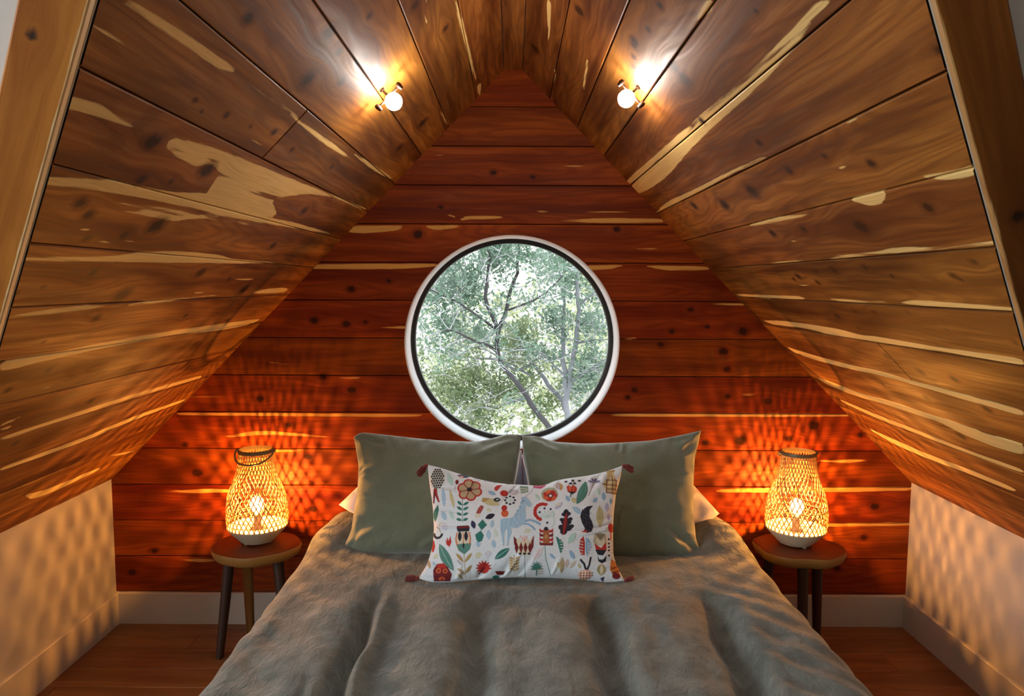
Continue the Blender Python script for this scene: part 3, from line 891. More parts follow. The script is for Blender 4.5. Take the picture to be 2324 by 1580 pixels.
PILR = empty('pillow', tuple(at_y(1400, 1264, -0.40))); tag(PILR, 'plump olive linen pillow leaning beside the right lantern lamp, pointed top corner', 'pillow', 'olive linen pillows leaning on the back wall')
pillow_mesh('cover', right_px, PLO, 0.082, M['olive'], 31, PILR, folds=((1590, 1258, 1510, 1200, 8, -0.016), (1403, 1008, 1400, 1030, 4, -0.010), (1195, 995, 1260, 1030, 7, 0.010), (1580, 985, 1540, 1020, 7, 0.010)))
# pale piping along the facing edges
for par, pts in ((PILL, [(1181, 1022), (1177, 1045), (1173, 1075), (1168, 1098), (1170, 1125)]), (PILR, [(1185, 1032), (1190, 1052), (1195, 1075), (1199, 1098), (1200, 1125)])):
    mb = MB(); mb.tube([at_y(u, v, -0.30 - (v - 1030) * 0.0008) for u, v in pts], 0.0022, 6)
    tag(mb.build('piping', M['cord_white'], par), 'pale piping cord')
# white sleeping pillows behind
PLW = ((-0.20, 0.50), (-0.085, 0.78))
wl = coons([(860, 1062), (1000, 1040), (1184, 1022)], [(1184, 1022), (1186, 1110), (1186, 1190)], [(769, 1146), (800, 1166), (900, 1192), (1186, 1192)], [(860, 1062), (815, 1102), (769, 1146)], 50, 40)
Wl = empty('white_pillow', tuple(at_y(975, 1190, -0.2))); tag(Wl, 'white cotton pillow tucked behind the olive pillow by the left lamp', 'pillow', 'white pillows tucked behind')
pillow_mesh('cover', wl, PLW, 0.055, M['sheet'], 41, Wl)
wr_ = coons([(1186, 1026), (1400, 1040), (1530, 1052)], [(1530, 1052), (1575, 1102), (1633, 1166)], [(1187, 1200), (1450, 1205), (1560, 1205), (1590, 1196), (1633, 1166)], [(1186, 1026), (1187, 1110), (1187, 1200)], 50, 40)
Wr = empty('white_pillow', tuple(at_y(1400, 1190, -0.2))); tag(Wr, 'white cotton pillow tucked behind the olive pillow by the right lamp', 'pillow', 'white pillows tucked behind')
pillow_mesh('cover', wr_, PLW, 0.055, M['sheet'], 51, Wr)

# ------------------------------------------------------------------ embroidered cushion
PLE = ((-0.655, 0.478), (-0.455, 0.815))
emb_px = coons([(970, 1055), (1000, 1062), (1040, 1075), (1090, 1089), (1130, 1097), (1180, 1101), (1225, 1103), (1243, 1101), (1255, 1092), (1290, 1086), (1340, 1079), (1380, 1069), (1413, 1057)],
               [(1413, 1057), (1408, 1085), (1398, 1120), (1393, 1165), (1391, 1210), (1392, 1260), (1400, 1287), (1418, 1319)],
               [(950, 1313), (975, 1322), (1020, 1323), (1080, 1317), (1160, 1311), (1240, 1312), (1320, 1316), (1380, 1323), (1418, 1319)],
               [(970, 1055), (975, 1100), (982, 1150), (985, 1200), (982, 1240), (970, 1280), (950, 1313)], 470, 290)


class Paint:
    """coloured stitching, laid out in the coordinates of two close-ups of the cushion (5.096 px per photo px)"""
    def __init__(s, px):
        s.px = px.reshape(-1, 2)
        s.c = np.tile(np.array([0.80, 0.86, 0.90]), (len(s.px), 1))
        s.h = np.zeros(len(s.px))
        s.side('A')

    def side(s, k):
        ox, oy, sc = {'A': (930, 1030, 5.096), 'B': (1180, 1030, 5.096), 'C': (1100, 1100, 9.875)}[k]
        s.X = (s.px[:, 0] - ox) * sc; s.Y = (s.px[:, 1] - oy) * sc

    def put(s, sd, col, h=1.0):
        a = np.clip(sd / 3.5 + 0.5, 0, 1)
        s.c += a[:, None] * (np.array(col) - s.c); s.h = np.maximum(s.h, a * h)

    def ell(s, x, y, rx, ry, col, rot=0):
        c_, s_ = math.cos(math.radians(rot)), math.sin(math.radians(rot))
        dx, dy = s.X - x, s.Y - y
        a, b = dx * c_ + dy * s_, -dx * s_ + dy * c_
        s.put((1 - np.hypot(a / rx, b / ry)) * min(rx, ry), col)

    def poly(s, pts, col):
        m = np.array(pts); lo, hi = m.min(0) - 6, m.max(0) + 6
        k = (s.X > lo[0]) & (s.X < hi[0]) & (s.Y > lo[1]) & (s.Y < hi[1])
        sd = np.full(len(s.X), -99.0)
        if k.any(): sd[k] = poly_sd(np.stack([s.X[k], s.Y[k]], 1), pts)
        s.put(sd, col)

    def line(s, pts, w, col):
        sd = np.full(len(s.X), -99.0)
        for (a, b) in zip(pts[:-1], pts[1:]):
            a, b = np.array(a, float), np.array(b, float); ab = b - a
            wx, wy = s.X - a[0], s.Y - a[1]
            t = np.clip((wx * ab[0] + wy * ab[1]) / (ab @ ab + 1e-9), 0, 1)
            sd = np.maximum(sd, w / 2 - np.hypot(wx - t * ab[0], wy - t * ab[1]))
        s.put(sd, col)

    def leaf(s, x0, y0, x1, y1, w, col, bend=0.0, vein=None):
        a, b = np.array([x0, y0], float), np.array([x1, y1], float)
        d = b - a; n = np.array([-d[1], d[0]]) / np.hypot(*d)
        ts = np.linspace(0, 1, 13)
        mid = a + np.outer(ts, d) + np.outer(np.sin(ts * math.pi) * bend, n)
        wd = np.sin(ts * math.pi) ** 0.8 * w / 2
        s.poly([tuple(p) for p in np.concatenate([mid + wd[:, None] * n, (mid - wd[:, None] * n)[::-1]])], col)
        if vein: s.line([tuple(p) for p in mid[1:-1]], 5, vein)


RED = (0.52, 0.03, 0.02); DRED = (0.19, 0.012, 0.016); ORG = (0.72, 0.13, 0.04); BLK = (0.016, 0.016, 0.028); TEAL = (0.03, 0.20, 0.16); GRN = (0.10, 0.27, 0.22)
LBL = (0.42, 0.62, 0.78); BLU = (0.30, 0.50, 0.70); MINT = (0.50, 0.74, 0.66); OCH = (0.50, 0.33, 0.12); TAN = (0.50, 0.38, 0.22); YEL = (0.62, 0.56, 0.30); LILA = (0.52, 0.52, 0.72); PINK = (0.80, 0.38, 0.34); CRIM = (0.50, 0.03, 0.14); CRM = (0.78, 0.70, 0.52); GRAY = (0.50, 0.48, 0.48); NAVY = (0.03, 0.035, 0.10)
p = Paint(emb_px)
# pale background leaves first
for (x0, y0, x1, y1, w, c) in [(440, 230, 500, 400, 60, MINT), (390, 420, 410, 650, 50, LBL), (380, 690, 430, 800, 55, LBL), (470, 690, 520, 800, 40, MINT), (470, 440, 525, 670, 40, YEL),
                               (910, 470, 1000, 520, 50, BLU), (965, 820, 950, 910, 45, LBL), (915, 930, 920, 1040, 50, LBL), (985, 920, 1010, 1010, 40, (0.66, 0.78, 0.68)), (965, 1040, 985, 1130, 50, LBL), (800, 1040, 800, 1120, 55, LBL),
                               (240, 480, 250, 580, 35, LBL), (275, 650, 290, 780, 30, MINT), (760, 1220, 840, 1190, 60, (0.72, 0.74, 0.5)), (280, 1220, 340, 1180, 40, (0.72, 0.74, 0.5)), (870, 1190, 950, 1190, 60, (0.72, 0.72, 0.8)), (400, 820, 430, 920, 60, (0.72, 0.72, 0.82)),
                               (240, 1340, 215, 1230, 40, TAN), (275, 1260, 300, 1310, 36, LBL), (560, 1250, 600, 1310, 26, GRAY)]:
    p.leaf(x0, y0, x1, y1, w, c)
# checked pear and its red stem
p.ell(325, 300, 88, 120, (0.70, 0.72, 0.62))
for i in range(-3, 4):
    for j in range(-4, 5):
        x, y = 325 + i * 27 + (14 if j % 2 else 0), 300 + j * 27
        if ((x - 325) / 80) ** 2 + ((y - 300) / 115) ** 2 < 1: p.ell(x, y, 11, 13, BLK, 20)
p.poly([(280, 420), (320, 420), (325, 480), (355, 580), (335, 580), (300, 500), (290, 580), (272, 590)], DRED)
p.line([(300, 430), (345, 575)], 12, RED)
p.leaf(335, 610, 300, 800, 60, TEAL, 10, GRN)
# big red and tan flower
for k in range(6):
    a = math.radians(k * 60 + 20); p.ell(700 + 82 * math.cos(a), 455 + 75 * math.sin(a), 66, 62, RED, k * 60)
for k in range(6):
    a = math.radians(k * 60 + 20); p.ell(700 + 80 * math.cos(a), 455 + 73 * math.sin(a), 48, 44, TAN, k * 60)
for k in range(6):
    a = math.radians(k * 60 + 50); p.line([(700, 455), (700 + 105 * math.cos(a), 455 + 95 * math.sin(a))], 10, DRED)
p.ell(695, 450, 28, 25, BLK)
p.poly([(550, 260), (620, 235), (700, 280), (660, 300), (590, 300)], NAVY); p.ell(600, 285, 26, 14, PINK); p.ell(553, 355, 20, 30, DRED); p.line([(535, 400), (530, 450)], 14, LILA)
# dark teal sprig
p.line([(618, 560), (622, 830)], 8, GRN)
for j, (ya) in enumerate((620, 675, 735, 795)):
    p.leaf(615, ya + 20, 560 - j * 4, ya - 35 + j * 10, 32, TEAL); p.leaf(625, ya + 20, 695 - j * 3, ya - 5 - 12 + j * 6, 32, TEAL)
# blue/lilac dashes under the top edge
for (x, y) in ((760, 300), (800, 320), (840, 300), (880, 330), (930, 330), (980, 345), (1030, 330), (1130, 352)): p.leaf(x - 28, y - 8, x + 28, y + 12, 18, LILA if x != 1130 else NAVY)
p.poly([(980, 420), (1010, 390), (1070, 385), (1040, 430), (1010, 470), (985, 460)], RED); p.ell(1092, 498, 46, 40, RED)
p.ell(1200, 480, 60, 40, (0.55, 0.52, 0.58)); 
p.poly([(835, 590), (850, 555), (920, 560), (960, 590), (920, 615), (850, 610)], OCH); p.leaf(870, 620, 1040, 640, 90, YEL, -20); p.leaf(890, 690, 950, 720, 40, (0.72, 0.74, 0.5))
p.ell(1012, 580, 38, 26, BLK); p.ell(1015, 578, 14, 8, MINT)
for k in range(8):
    a = k * math.pi / 4; p.ell(1160 + 55 * math.cos(a), 585 + 48 * math.sin(a), 15, 13, BLK)
    p.line([(1160, 585), (1160 + 40 * math.cos(a), 585 + 36 * math.sin(a))], 6, MINT)
p.poly([(775, 740), (800, 680), (830, 645), (865, 660), (850, 700), (825, 745)], (0.42, 0.08, 0.07)); p.poly([(770, 745), (825, 748), (810, 790), (760, 785)], CRM)
p.ell(1095, 680, 32, 34, RED); p.ell(1100, 745, 42, 42, ORG); p.poly([(1060, 690), (1080, 670), (1110, 720), (1080, 720)], RED)
p.leaf(880, 800, 990, 755, 60, BLK); p.leaf(730, 820, 760, 915, 55, NAVY)
p.poly([(795, 870), (850, 810), (900, 875), (840, 935)], TEAL); p.poly([(765, 980), (830, 935), (865, 990), (845, 1050), (800, 1065), (775, 1030)], TEAL)
# blue deer
p.side('C')
p.line([(900, 350), (960, 300), (1050, 215), (1080, 90)], 26, (0.60, 0.64, 0.76))
p.line([(850, 930), (1000, 890), (1140, 930), (1215, 980)], 52, BLU); p.line([(850, 970), (970, 985), (1060, 1045), (1105, 1100)], 42, BLU)
p.poly([(350, 900), (420, 870), (500, 860), (600, 850), (650, 810), (720, 690), (770, 620), (810, 500), (830, 380), (900, 350), (960, 400), (1000, 460), (1050, 540), (1030, 580), (970, 600), (920, 545),
        (910, 620), (920, 860), (880, 950), (840, 1000), (740, 1070), (640, 1075), (590, 1045), (600, 1180), (545, 1330), (530, 1440), (495, 1440), (512, 1150), (480, 1090), (442, 1180), (442, 1430), (408, 1430), (380, 1250), (350, 1080)], LBL)
for (x, y) in ((700, 780), (740, 690), (790, 600), (820, 500), (840, 400)): p.ell(x, y, 26, 34, BLU)
for (a, b) in (((480, 880), (470, 1080)), ((600, 870), (600, 1020)), ((690, 830), (810, 990)), ((620, 880), (720, 1040)), ((800, 640), (800, 860)), ((860, 600), (850, 900)), ((880, 420), (980, 560)), ((400, 900), (400, 1200)), ((540, 1100), (520, 1320))): p.line([a, b], 12, BLU)
p.ell(855, 460, 18, 14, NAVY); p.ell(425, 1430, 18, 26, GRAY); p.ell(512, 1430, 18, 26, GRAY)
p.side('A')
# owl-tulip
p.poly([(555, 900), (560, 875), (690, 875), (705, 900), (695, 940), (565, 940)], BLK); p.poly([(560, 905), (565, 880), (690, 880), (700, 905)], DRED)
p.poly([(565, 940), (695, 940), (722, 1040), (700, 1140), (640, 1190), (570, 1150), (530, 1040)], CRM)
p.poly([(550, 1080), (722, 1070), (705, 1140), (640, 1195), (575, 1150)], GRN)
for x in (590, 662): p.leaf(x, 935, x, 1050, 44, BLK)
p.leaf(630, 1060, 634, 1130, 24, BLK)
for k in range(7):
    p.ell(545 + abs(3 - k) * 4, 960 + k * 20, 9, 9, ORG); p.ell(712 - abs(3 - k) * 4, 960 + k * 20, 9, 9, ORG)
p.line([(630, 960), (632, 1060)], 8, ORG)
p.line([(637, 1195), (650, 1440)], 7, OCH)
p.leaf(630, 1280, 545, 1180, 36, OCH); p.leaf(645, 1280, 728, 1180, 36, OCH); p.leaf(645, 1410, 555, 1345, 34, TAN); p.leaf(650, 1400, 725, 1310, 34, OCH); p.leaf(620, 1460, 550, 1400, 30, YEL)
# gear curl, red tulip, fern leaf
for k in range(9):
    a = math.radians(20 + k * 20); p.ell(335 + 48 * math.cos(a), 940 + 50 * math.sin(a), 15, 14, BLK)
p.line([(320, 870), (350, 890), (365, 930)], 10, TAN); p.line([(340, 850), (380, 820)], 10, YEL)
p.poly([(420, 1010), (435, 1040), (445, 990), (460, 1035), (480, 980), (495, 1050), (470, 1105), (435, 1075)], RED)
p.poly([(255, 1000), (285, 1010), (300, 1080), (285, 1140), (258, 1150)], RED)
p.leaf(350, 1060, 515, 1370, 110, GRN, 12, MINT)
# dark red owl flower
p.poly([(275, 1360), (320, 1290), (400, 1285), (450, 1330), (495, 1410), (470, 1480), (280, 1480)], DRED)
p.poly([(310, 1320), (340, 1285), (410, 1290), (440, 1330), (380, 1350)], RED); p.ell(340, 1365, 32, 30, ORG); p.ell(418, 1372, 30, 28, ORG); p.ell(340, 1368, 14, 12, DRED); p.ell(418, 1374, 14, 12, DRED); p.ell(375, 1455, 36, 22, ORG); p.ell(378, 1462, 18, 10, DRED)
# red coral flower
for k in range(9):
    a = math.radians(150 + k * 27); p.leaf(860, 1340, 860 + 95 * math.cos(a), 1340 + 82 * math.sin(a), 26, RED)
p.ell(865, 1340, 58, 56, RED); p.line([(800, 1400), (860, 1345)], 14, DRED)
p.leaf(985, 1250, 1155, 1135, 78, TEAL, 0, MINT); p.poly([(985, 1375), (1105, 1370), (1085, 1405), (1010, 1410)], DRED); p.leaf(950, 1440, 1040, 1430, 40, TEAL)
p.line([(1205, 1210), (1207, 1385)], 9, OCH)
for k in range(5):
    y = 1235 + k * 28; p.leaf(1205, y + 20, 1145, y - 5, 22, OCH); p.leaf(1208, y + 20, 1268, y - 5, 22, OCH)
# striped tulip on a stem (shared by both close-ups)
p.side('B')
p.line([(50, 1210), (58, 1440)], 7, GRN)
p.poly([(-75, 1010), (-50, 1060), (-20, 1020), (20, 1060), (60, 1000), (100, 1060), (150, 990), (140, 1120), (100, 1210), (20, 1215), (-40, 1180)], CRM)
for x in (-40, 10, 60, 110): p.poly([(x - 24, 1130), (x, 1065), (x + 24, 1130), (x, 1195)], DRED)
p.poly([(-75, 1000), (-40, 1040), (-45, 1140), (-70, 1090)], DRED); p.poly([(155, 990), (150, 1120), (115, 1185), (125, 1060)], DRED)
for x in (-10, 30, 70): p.line([(45, 1060), (x + 10, 1000)], 9, PINK)
for x in (0, 50, 100): p.ell(x, 1195, 18, 12, BLK)
p.poly([(-5, 395), (90, 395), (95, 480), (10, 500)], (0.24, 0.36, 0.30)); p.line([(5, 430), (85, 440)], 8, CRM); p.line([(10, 470), (80, 460)], 8, CRM)
p.poly([(145, 385), (190, 365), (290, 370), (300, 385), (240, 430), (160, 420)], CRIM); p.line([(170, 395), (270, 380)], 7, PINK)
for (x0, y0, x1, y1, w, c) in [(170, 500, 220, 580, 36, MINT), (520, 530, 560, 600, 46, BLU), (580, 560, 650, 610, 60, YEL), (590, 660, 700, 740, 60, LBL), (830, 600, 880, 540, 50, BLU), (950, 470, 960, 570, 50, BLU), (890, 430, 905, 510, 36, MINT), (990, 590, 1000, 690, 50, LILA), (1015, 700, 1020, 790, 40, LILA), (1050, 530, 1040, 600, 40, BLU),
                               (540, 1080, 630, 950, 70, MINT), (330, 1190, 400, 1250, 30, BLU), (40, 960, 120, 930, 50, (0.7, 0.74, 0.55)), (560, 1150, 620, 1250, 50, BLU), (480, 1230, 470, 1400, 60, TAN), (540, 1250, 520, 1340, 50, (0.66, 0.52, 0.46)), (640, 1260, 560, 1350, 40, (0.7, 0.6, 0.5)), (660, 1290, 690, 1350, 30, YEL), (420, 1280, 460, 1360, 40, YEL), (390, 690, 480, 610, 50, LILA), (380, 800, 370, 700, 20, MINT), (990, 860, 1000, 930, 24, MINT)]:
    p.leaf(x0, y0, x1, y1, w, c)
p.leaf(400, 650, 470, 620, 26, CRM)
# flower with white centre
p.ell(335, 510, 95, 90, (0.40, 0.44, 0.30)); 
for k in range(7):
    a = k * 2 * math.pi / 7; p.ell(340 + 50 * math.cos(a), 525 + 45 * math.sin(a), 34, 30, ORG if k % 2 else RED)
p.ell(342, 525, 34, 30, DRED); p.ell(345, 528, 16, 15, (0.8, 0.78, 0.75))
p.leaf(430, 350, 470, 460, 80, OCH, 0, ORG); p.leaf(420, 340, 450, 460, 24, LILA)
# orange tulip with black dots
p.poly([(530, 420), (550, 390), (585, 420), (600, 385), (630, 410), (650, 430), (640, 480), (590, 510), (540, 480)], RED); p.leaf(560, 400, 575, 480, 26, ORG); p.leaf(605, 395, 605, 480, 30, ORG); p.poly([(540, 480), (640, 480), (590, 515)], BLK)
for (x, y) in ((525, 345), (605, 335), (680, 335), (575, 375), (625, 370)): p.ell(x, y, 19, 14, BLK)
p.line([(575, 510), (570, 540)], 14, TEAL)
p.leaf(755, 340, 640, 630, 105, GRN, -14, TEAL)
p.line([(780, 520), (830, 400), (850, 330)], 7, DRED)
for k in range(9):
    a = math.radians(185 + k * 21); p.leaf(850, 355, 850 + 85 * math.cos(a), 355 + 80 * math.sin(a) + 15, 20, NAVY if k % 2 else LILA)
# netted yellow fruit
p.poly([(1000, 210), (1090, 190), (1085, 250), (1110, 330), (1115, 420), (1090, 490), (990, 470), (945, 370), (1000, 300)], (0.66, 0.52, 0.26)); p.line([(1005, 212), (1085, 200)], 22, OCH)
for (a, b) in (((990, 320), (1115, 320)), ((945, 375), (1120, 380)), ((985, 470), (1100, 470)), ((1000, 320), (990, 470)), ((1060, 260), (1065, 470)), ((1110, 330), (1105, 470)), ((1000, 430), (1110, 420))): p.line([a, b], 11, (0.17, 0.06, 0.03))
# red gear arc and its mint spray
for k in range(12):
    a = math.radians(70 + k * 20); p.ell(235 + 88 * math.cos(a) * 1.0 + 20, 720 - 92 * math.sin(a), 21, 21, RED) if 60 < 70 + k * 20 < 270 else None
p.line([(300, 630), (210, 640), (165, 690), (160, 750), (215, 810)], 24, RED)
for k in range(6):
    a = math.radians(185 + k * 30); p.line([(310, 790), (310 + 85 * math.cos(a), 780 + 70 * math.sin(a))], 9, MINT)
for (x, y) in ((220, 725), (275, 680), (345, 690), (305, 845)): p.ell(x, y, 13, 13, NAVY)
p.line([(375, 760), (385, 860), (350, 900)], 8, MINT)
# scorpion flower
p.line([(275, 1080), (290, 1250), (350, 1420)], 8, GRN)
for k in range(4):
    y = 940 + k * 48
    p.poly([(215, y - 30), (240, y - 10), (345, y - 10), (375, y - 30), (370, y + 18), (220, y + 18)], DRED if k % 2 else RED)
p.poly([(260, 920), (325, 920), (335, 1080), (255, 1080)], (0.45, 0.13, 0.05)); p.ell(292, 1005, 16, 26, OCH); p.ell(292, 915, 24, 22, BLK)
p.leaf(150, 1260, 260, 1110, 70, (0.78, 0.74, 0.76))
p.leaf(140, 1290, 240, 1120, 0.1 + 8, PINK)
# oak leaf
for (x, y, rx, ry) in ((520, 740, 34, 50), (520, 830, 60, 44), (510, 900, 78, 42), (490, 945, 40, 34)): p.ell(x, y, rx, ry, BLK)
for (x, y) in ((455, 890), (585, 880), (470, 810), (570, 800), (490, 750), (550, 740)): p.ell(x, y, 24, 20, BLK)
p.leaf(525, 730, 490, 985, 50, DRED); p.line([(525, 740), (485, 980)], 10, RED)
# black comma, green leaf, striped feather, bug
p.poly([(830, 635), (760, 650), (700, 700), (680, 770), (700, 840), (735, 900), (720, 935), (760, 950), (815, 930), (835, 870), (815, 810), (790, 770), (790, 690)], BLK)
for k in range(26):
    p.ell(705 + (k * 37) % 105, 690 + (k * 53) % 235, 4, 7, (0.12, 0.12, 0.16))
p.poly([(690, 935), (750, 915), (770, 940), (720, 945)], RED)
p.leaf(905, 630, 915, 880, 90, YEL, 0, OCH)
p.leaf(405, 1000, 460, 1190, 62, TEAL, -26)
for k in range(5): p.line([(440 + k * 6, 1030 + k * 30), (500 + k * 4, 1020 + k * 34)], 8, (0.7, 0.75, 0.72))
p.poly([(720, 985), (735, 1060), (735, 1200), (690, 1200), (668, 1120), (680, 1030)], RED)
for k in range(5): p.line([(665, 1040 + k * 33), (712, 1052 + k * 33)], 9, (0.78, 0.72, 0.7))
p.poly([(745, 1000), (775, 1010), (800, 1050), (815, 1110), (760, 1215), (740, 1140)], BLU)
for k in range(5): p.line([(770, 1070 + k * 28), (825, 1055 + k * 30)], 9, (0.75, 0.78, 0.8))
p.line([(690, 1255), (730, 1300), (750, 1360)], 24, BLK); p.line([(805, 1225), (790, 1300), (765, 1360)], 22, BLK)
p.ell(745, 1410, 82, 50, (0.76, 0.42, 0.30))
for k in range(14):
    x, y = 680 + (k % 5) * 33, 1385 + (k // 5) * 26; p.ell(x, y, 10, 8, (0.85, 0.72, 0.6)); p.ell(x + 16, y + 10, 8, 6, DRED)
# owl tulip on the right
p.poly([(830, 1040), (850, 950), (920, 930), (985, 950), (995, 1040), (960, 1080), (860, 1080)], (0.52, 0.46, 0.32)); p.poly([(860, 950), (980, 945), (930, 1010), (915, 1020)], (0.22, 0.20, 0.12))
p.poly([(845, 1060), (925, 1110), (990, 1040), (990, 1130), (950, 1180), (880, 1180)], RED); p.poly([(855, 1130), (990, 1130), (950, 1195), (890, 1190)], BLK); p.leaf(870, 1000, 930, 1090, 50, CRM); p.leaf(970, 1000, 925, 1090, 40, CRM)
p.poly([(880, 1190), (905, 1240), (950, 1240), (990, 1190), (985, 1260), (935, 1285), (895, 1260)], BLK)
p.leaf(935, 1290, 930, 1420, 110, (0.42, 0.36, 0.16)); p.leaf(935, 1300, 932, 1410, 40, CRM)
p.ell(1045, 870, 36, 55, RED); p.line([(1045, 930), (1050, 1000)], 16, ORG)
for y in (1000, 1050, 1090, 1130, 1190): p.ell(1022, y, 14, 12, BLK); p.ell(1060, y + 20, 10, 9, GRAY)
p.poly([(1050, 1220), (1110, 1260), (1150, 1330), (1150, 1400), (1080, 1420), (1030, 1350)], (0.62, 0.20, 0.03)); p.line([(1060, 1340), (1140, 1300)], 14, DRED); p.line([(1060, 1390), (1140, 1360)], 14, DRED); p.ell(1110, 1420, 50, 36, DRED)
p.line([(1170, 1470), (1205, 1430), (1185, 1390)], 12, (0.85, 0.85, 0.85)); p.poly([(920, 1450), (970, 1430), (960, 1490)], NAVY); p.poly([(700, 1470), (850, 1470), (780, 1500)], (0.2, 0.12, 0.05))
# little palm
p.line([(190, 1300), (188, 1410)], 14, TEAL)
for k in range(9):
    a = math.radians(180 + k * 22); p.leaf(188, 1360, 188 + 75 * math.cos(a), 1355 + 85 * math.sin(a), 18, TEAL if k % 2 else GRN)
for k in range(3): p.line([(205, 1360 + k * 20), (265, 1355 + k * 20)], 6, TAN)

t = NT('embroidered_cotton')
ca = t.n('ShaderNodeAttribute', {'attribute_name': 'stitch_colour'}).outputs['Color']; ha = t.n('ShaderNodeAttribute', {'attribute_name': 'stitch_height'}).outputs['Fac']
co = t.obj_co()
st = t.noise(t.vmul(co, (1, 1, 0.25)), 700, 2)
b = t.bsdf(t.mix(t.ss(st, 0.4, 0.75, 0, 0.22), ca, (0.05, 0.05, 0.06)), 0.85)
t.set(b.inputs['Normal'], t.bump(t.math('ADD', t.math('MULTIPLY', st, 0.5), ha), 0.6, 0.0015))
M['embroidery'] = t.m
EC = empty('embroidered_cushion', tuple(at_y(1185, 1315, -0.66))); tag(EC, 'white oblong cushion embroidered with colourful flowers, leaves and a blue deer, red tassels', 'cushion')
o, P0, nE, used, frontE = pillow_mesh('cover', emb_px, PLE, 0.068, M['embroidery'], 61, EC, wr=1.1)
n0 = emb_px.shape[0] * emb_px.shape[1]
colv = np.concatenate([p.c, np.tile([0.78, 0.78, 0.76], (n0, 1))])[used]; hv_ = np.concatenate([p.h, np.zeros(n0)])[used]
at = o.data.attributes.new('stitch_colour', 'FLOAT_COLOR', 'POINT'); at.data.foreach_set('color', np.concatenate([colv, np.ones((len(colv), 1))], 1).astype(np.float32).ravel())
o.data.attributes.new('stitch_height', 'FLOAT', 'POINT').data.foreach_set('value', hv_.astype(np.float32))
for (i, j, dv, ln) in ((0, 0, (-0.75, -0.1, -0.65), 0.045), (-1, 0, (0.9, 0.05, -0.25), 0.04), (0, -1, (-0.95, -0.1, 0.12), 0.042), (-1, -1, (0.6, 0.5, 0.05), 0.04)):
    c = P0[i, j]; d = np.array(dv); d /= np.linalg.norm(d)
    mb = MB(); mb.sphere(c + d * 0.006, 0.0075, 12, 8)
    a1 = np.cross(d, [0.1, 0.3, 0.9]); a1 /= np.linalg.norm(a1); a2 = np.cross(d, a1)
    for k in range(34):
        th_ = k * 2.4; rr = 0.012 * math.sqrt((k + 0.5) / 34)
        w = a1 * math.cos(th_) * rr + a2 * math.sin(th_) * rr
        l2 = ln * random.uniform(0.85, 1.05)
        mb.tube([c + d * 0.008 + w * 0.3, c + d * 0.45 * l2 + w * 0.9 + (0, 0, -0.001), c + d * l2 + w * 1.0 + np.array([0, 0, -0.006])], [0.0016, 0.0016, 0.0012], 5)
    tag(mb.build('tassel', M['tassel'], EC), 'dark red yarn tassel')

# ------------------------------------------------------------------ stools
t = NT('stool_top_wood')
co = t.obj_co()
rd = t.n('ShaderNodeTexWave', {'wave_type': 'RINGS', 'rings_direction': 'Z'}, Vector=co, Scale=22, Distortion=4, Detail=2)
c = t.mix(t.math('MULTIPLY', rd.outputs[0], 0.5), (0.13, 0.026, 0.007), (0.20, 0.048, 0.012))
b = t.bsdf(c, 0.35); M['stool_top'] = t.m
M['stool_edge'] = plain('stool_bark_edge', (0.27, 0.13, 0.025), 0.6, (60, 0.4, 0.003))
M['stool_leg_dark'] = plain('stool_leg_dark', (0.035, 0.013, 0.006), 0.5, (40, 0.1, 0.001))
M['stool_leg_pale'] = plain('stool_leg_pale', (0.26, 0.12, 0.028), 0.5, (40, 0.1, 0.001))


def stool(cx, cy, top, rx, ry, seed, label, legs, wav):
    root = empty('stool', (cx, cy, 0)); tag(root, label, 'stool', 'live-edge wooden stools beside the bed')
    r_ = random.Random(seed); n = 72; th = 0.046
    ph = [r_.uniform(0, 6.28) for _ in range(5)]
    def rad(a): return 1 + wav * (0.6 * math.sin(2 * a + ph[0]) + 0.5 * math.sin(3 * a + ph[1]) + 0.4 * math.sin(5 * a + ph[2]) + 0.2 * math.sin(8 * a + ph[3]))
    rings = [(0.0, 0.0), (0.5, 0.0), (0.93, 0.0), (0.985, -0.004), (1.0, -0.012), (0.97, -0.028), (0.93, -th + 0.006), (0.88, -th), (0.4, -th), (0.0, -th)]
    vs, fs = [], []
    for (k, h) in rings:
        for i in range(n):
            a = 2 * math.pi * i / n
            vs.append((cx + rx * k * rad(a) * math.cos(a), cy + ry * k * rad(a) * math.sin(a), top + h))
    for j in range(len(rings) - 1):
        for i in range(n):
            i2 = (i + 1) % n; fs.append((j * n + i, (j + 1) * n + i, (j + 1) * n + i2, j * n + i2))
    o = mesh_obj('seat', vs, fs, M['stool_top'], root); o.data.materials.append(M['stool_edge'])
    for f in o.data.polygons:
        if n * 3 <= f.index < n * 7: f.material_index = 1
    o.data.shade_smooth(); o.data.set_sharp_from_angle(angle=math.radians(50))
    for (x0, y0, x1, y1, m) in legs:
        mb = MB(); mb.tube([(cx + x0, cy + y0, top - th + 0.01), (cx + x0 + (x1 - x0) * .5, cy + y0 + (y1 - y0) * .5, (top - th) / 2), (cx + x1, cy + y1, 0.0)], [0.021, 0.0185, 0.0145], 16)
        mb.build('leg', M[m], root)
    return root


SZ = 0.424
LX, RX_ = -0.985, 1.105
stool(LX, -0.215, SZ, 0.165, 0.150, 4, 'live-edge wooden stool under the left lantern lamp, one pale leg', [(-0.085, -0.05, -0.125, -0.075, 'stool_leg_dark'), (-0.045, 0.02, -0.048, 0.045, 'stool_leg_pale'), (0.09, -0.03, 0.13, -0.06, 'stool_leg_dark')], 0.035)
stool(RX_ + 0.005, -0.215, SZ, 0.165, 0.145, 9, 'wavy-edged wooden stool under the right lantern lamp, dark legs', [(0.075, 0.0, 0.10, 0.03, 'stool_leg_dark'), (-0.005, -0.06, 0.0, -0.08, 'stool_leg_dark'), (-0.10, 0.02, -0.13, 0.05, 'stool_leg_dark')], 0.08)

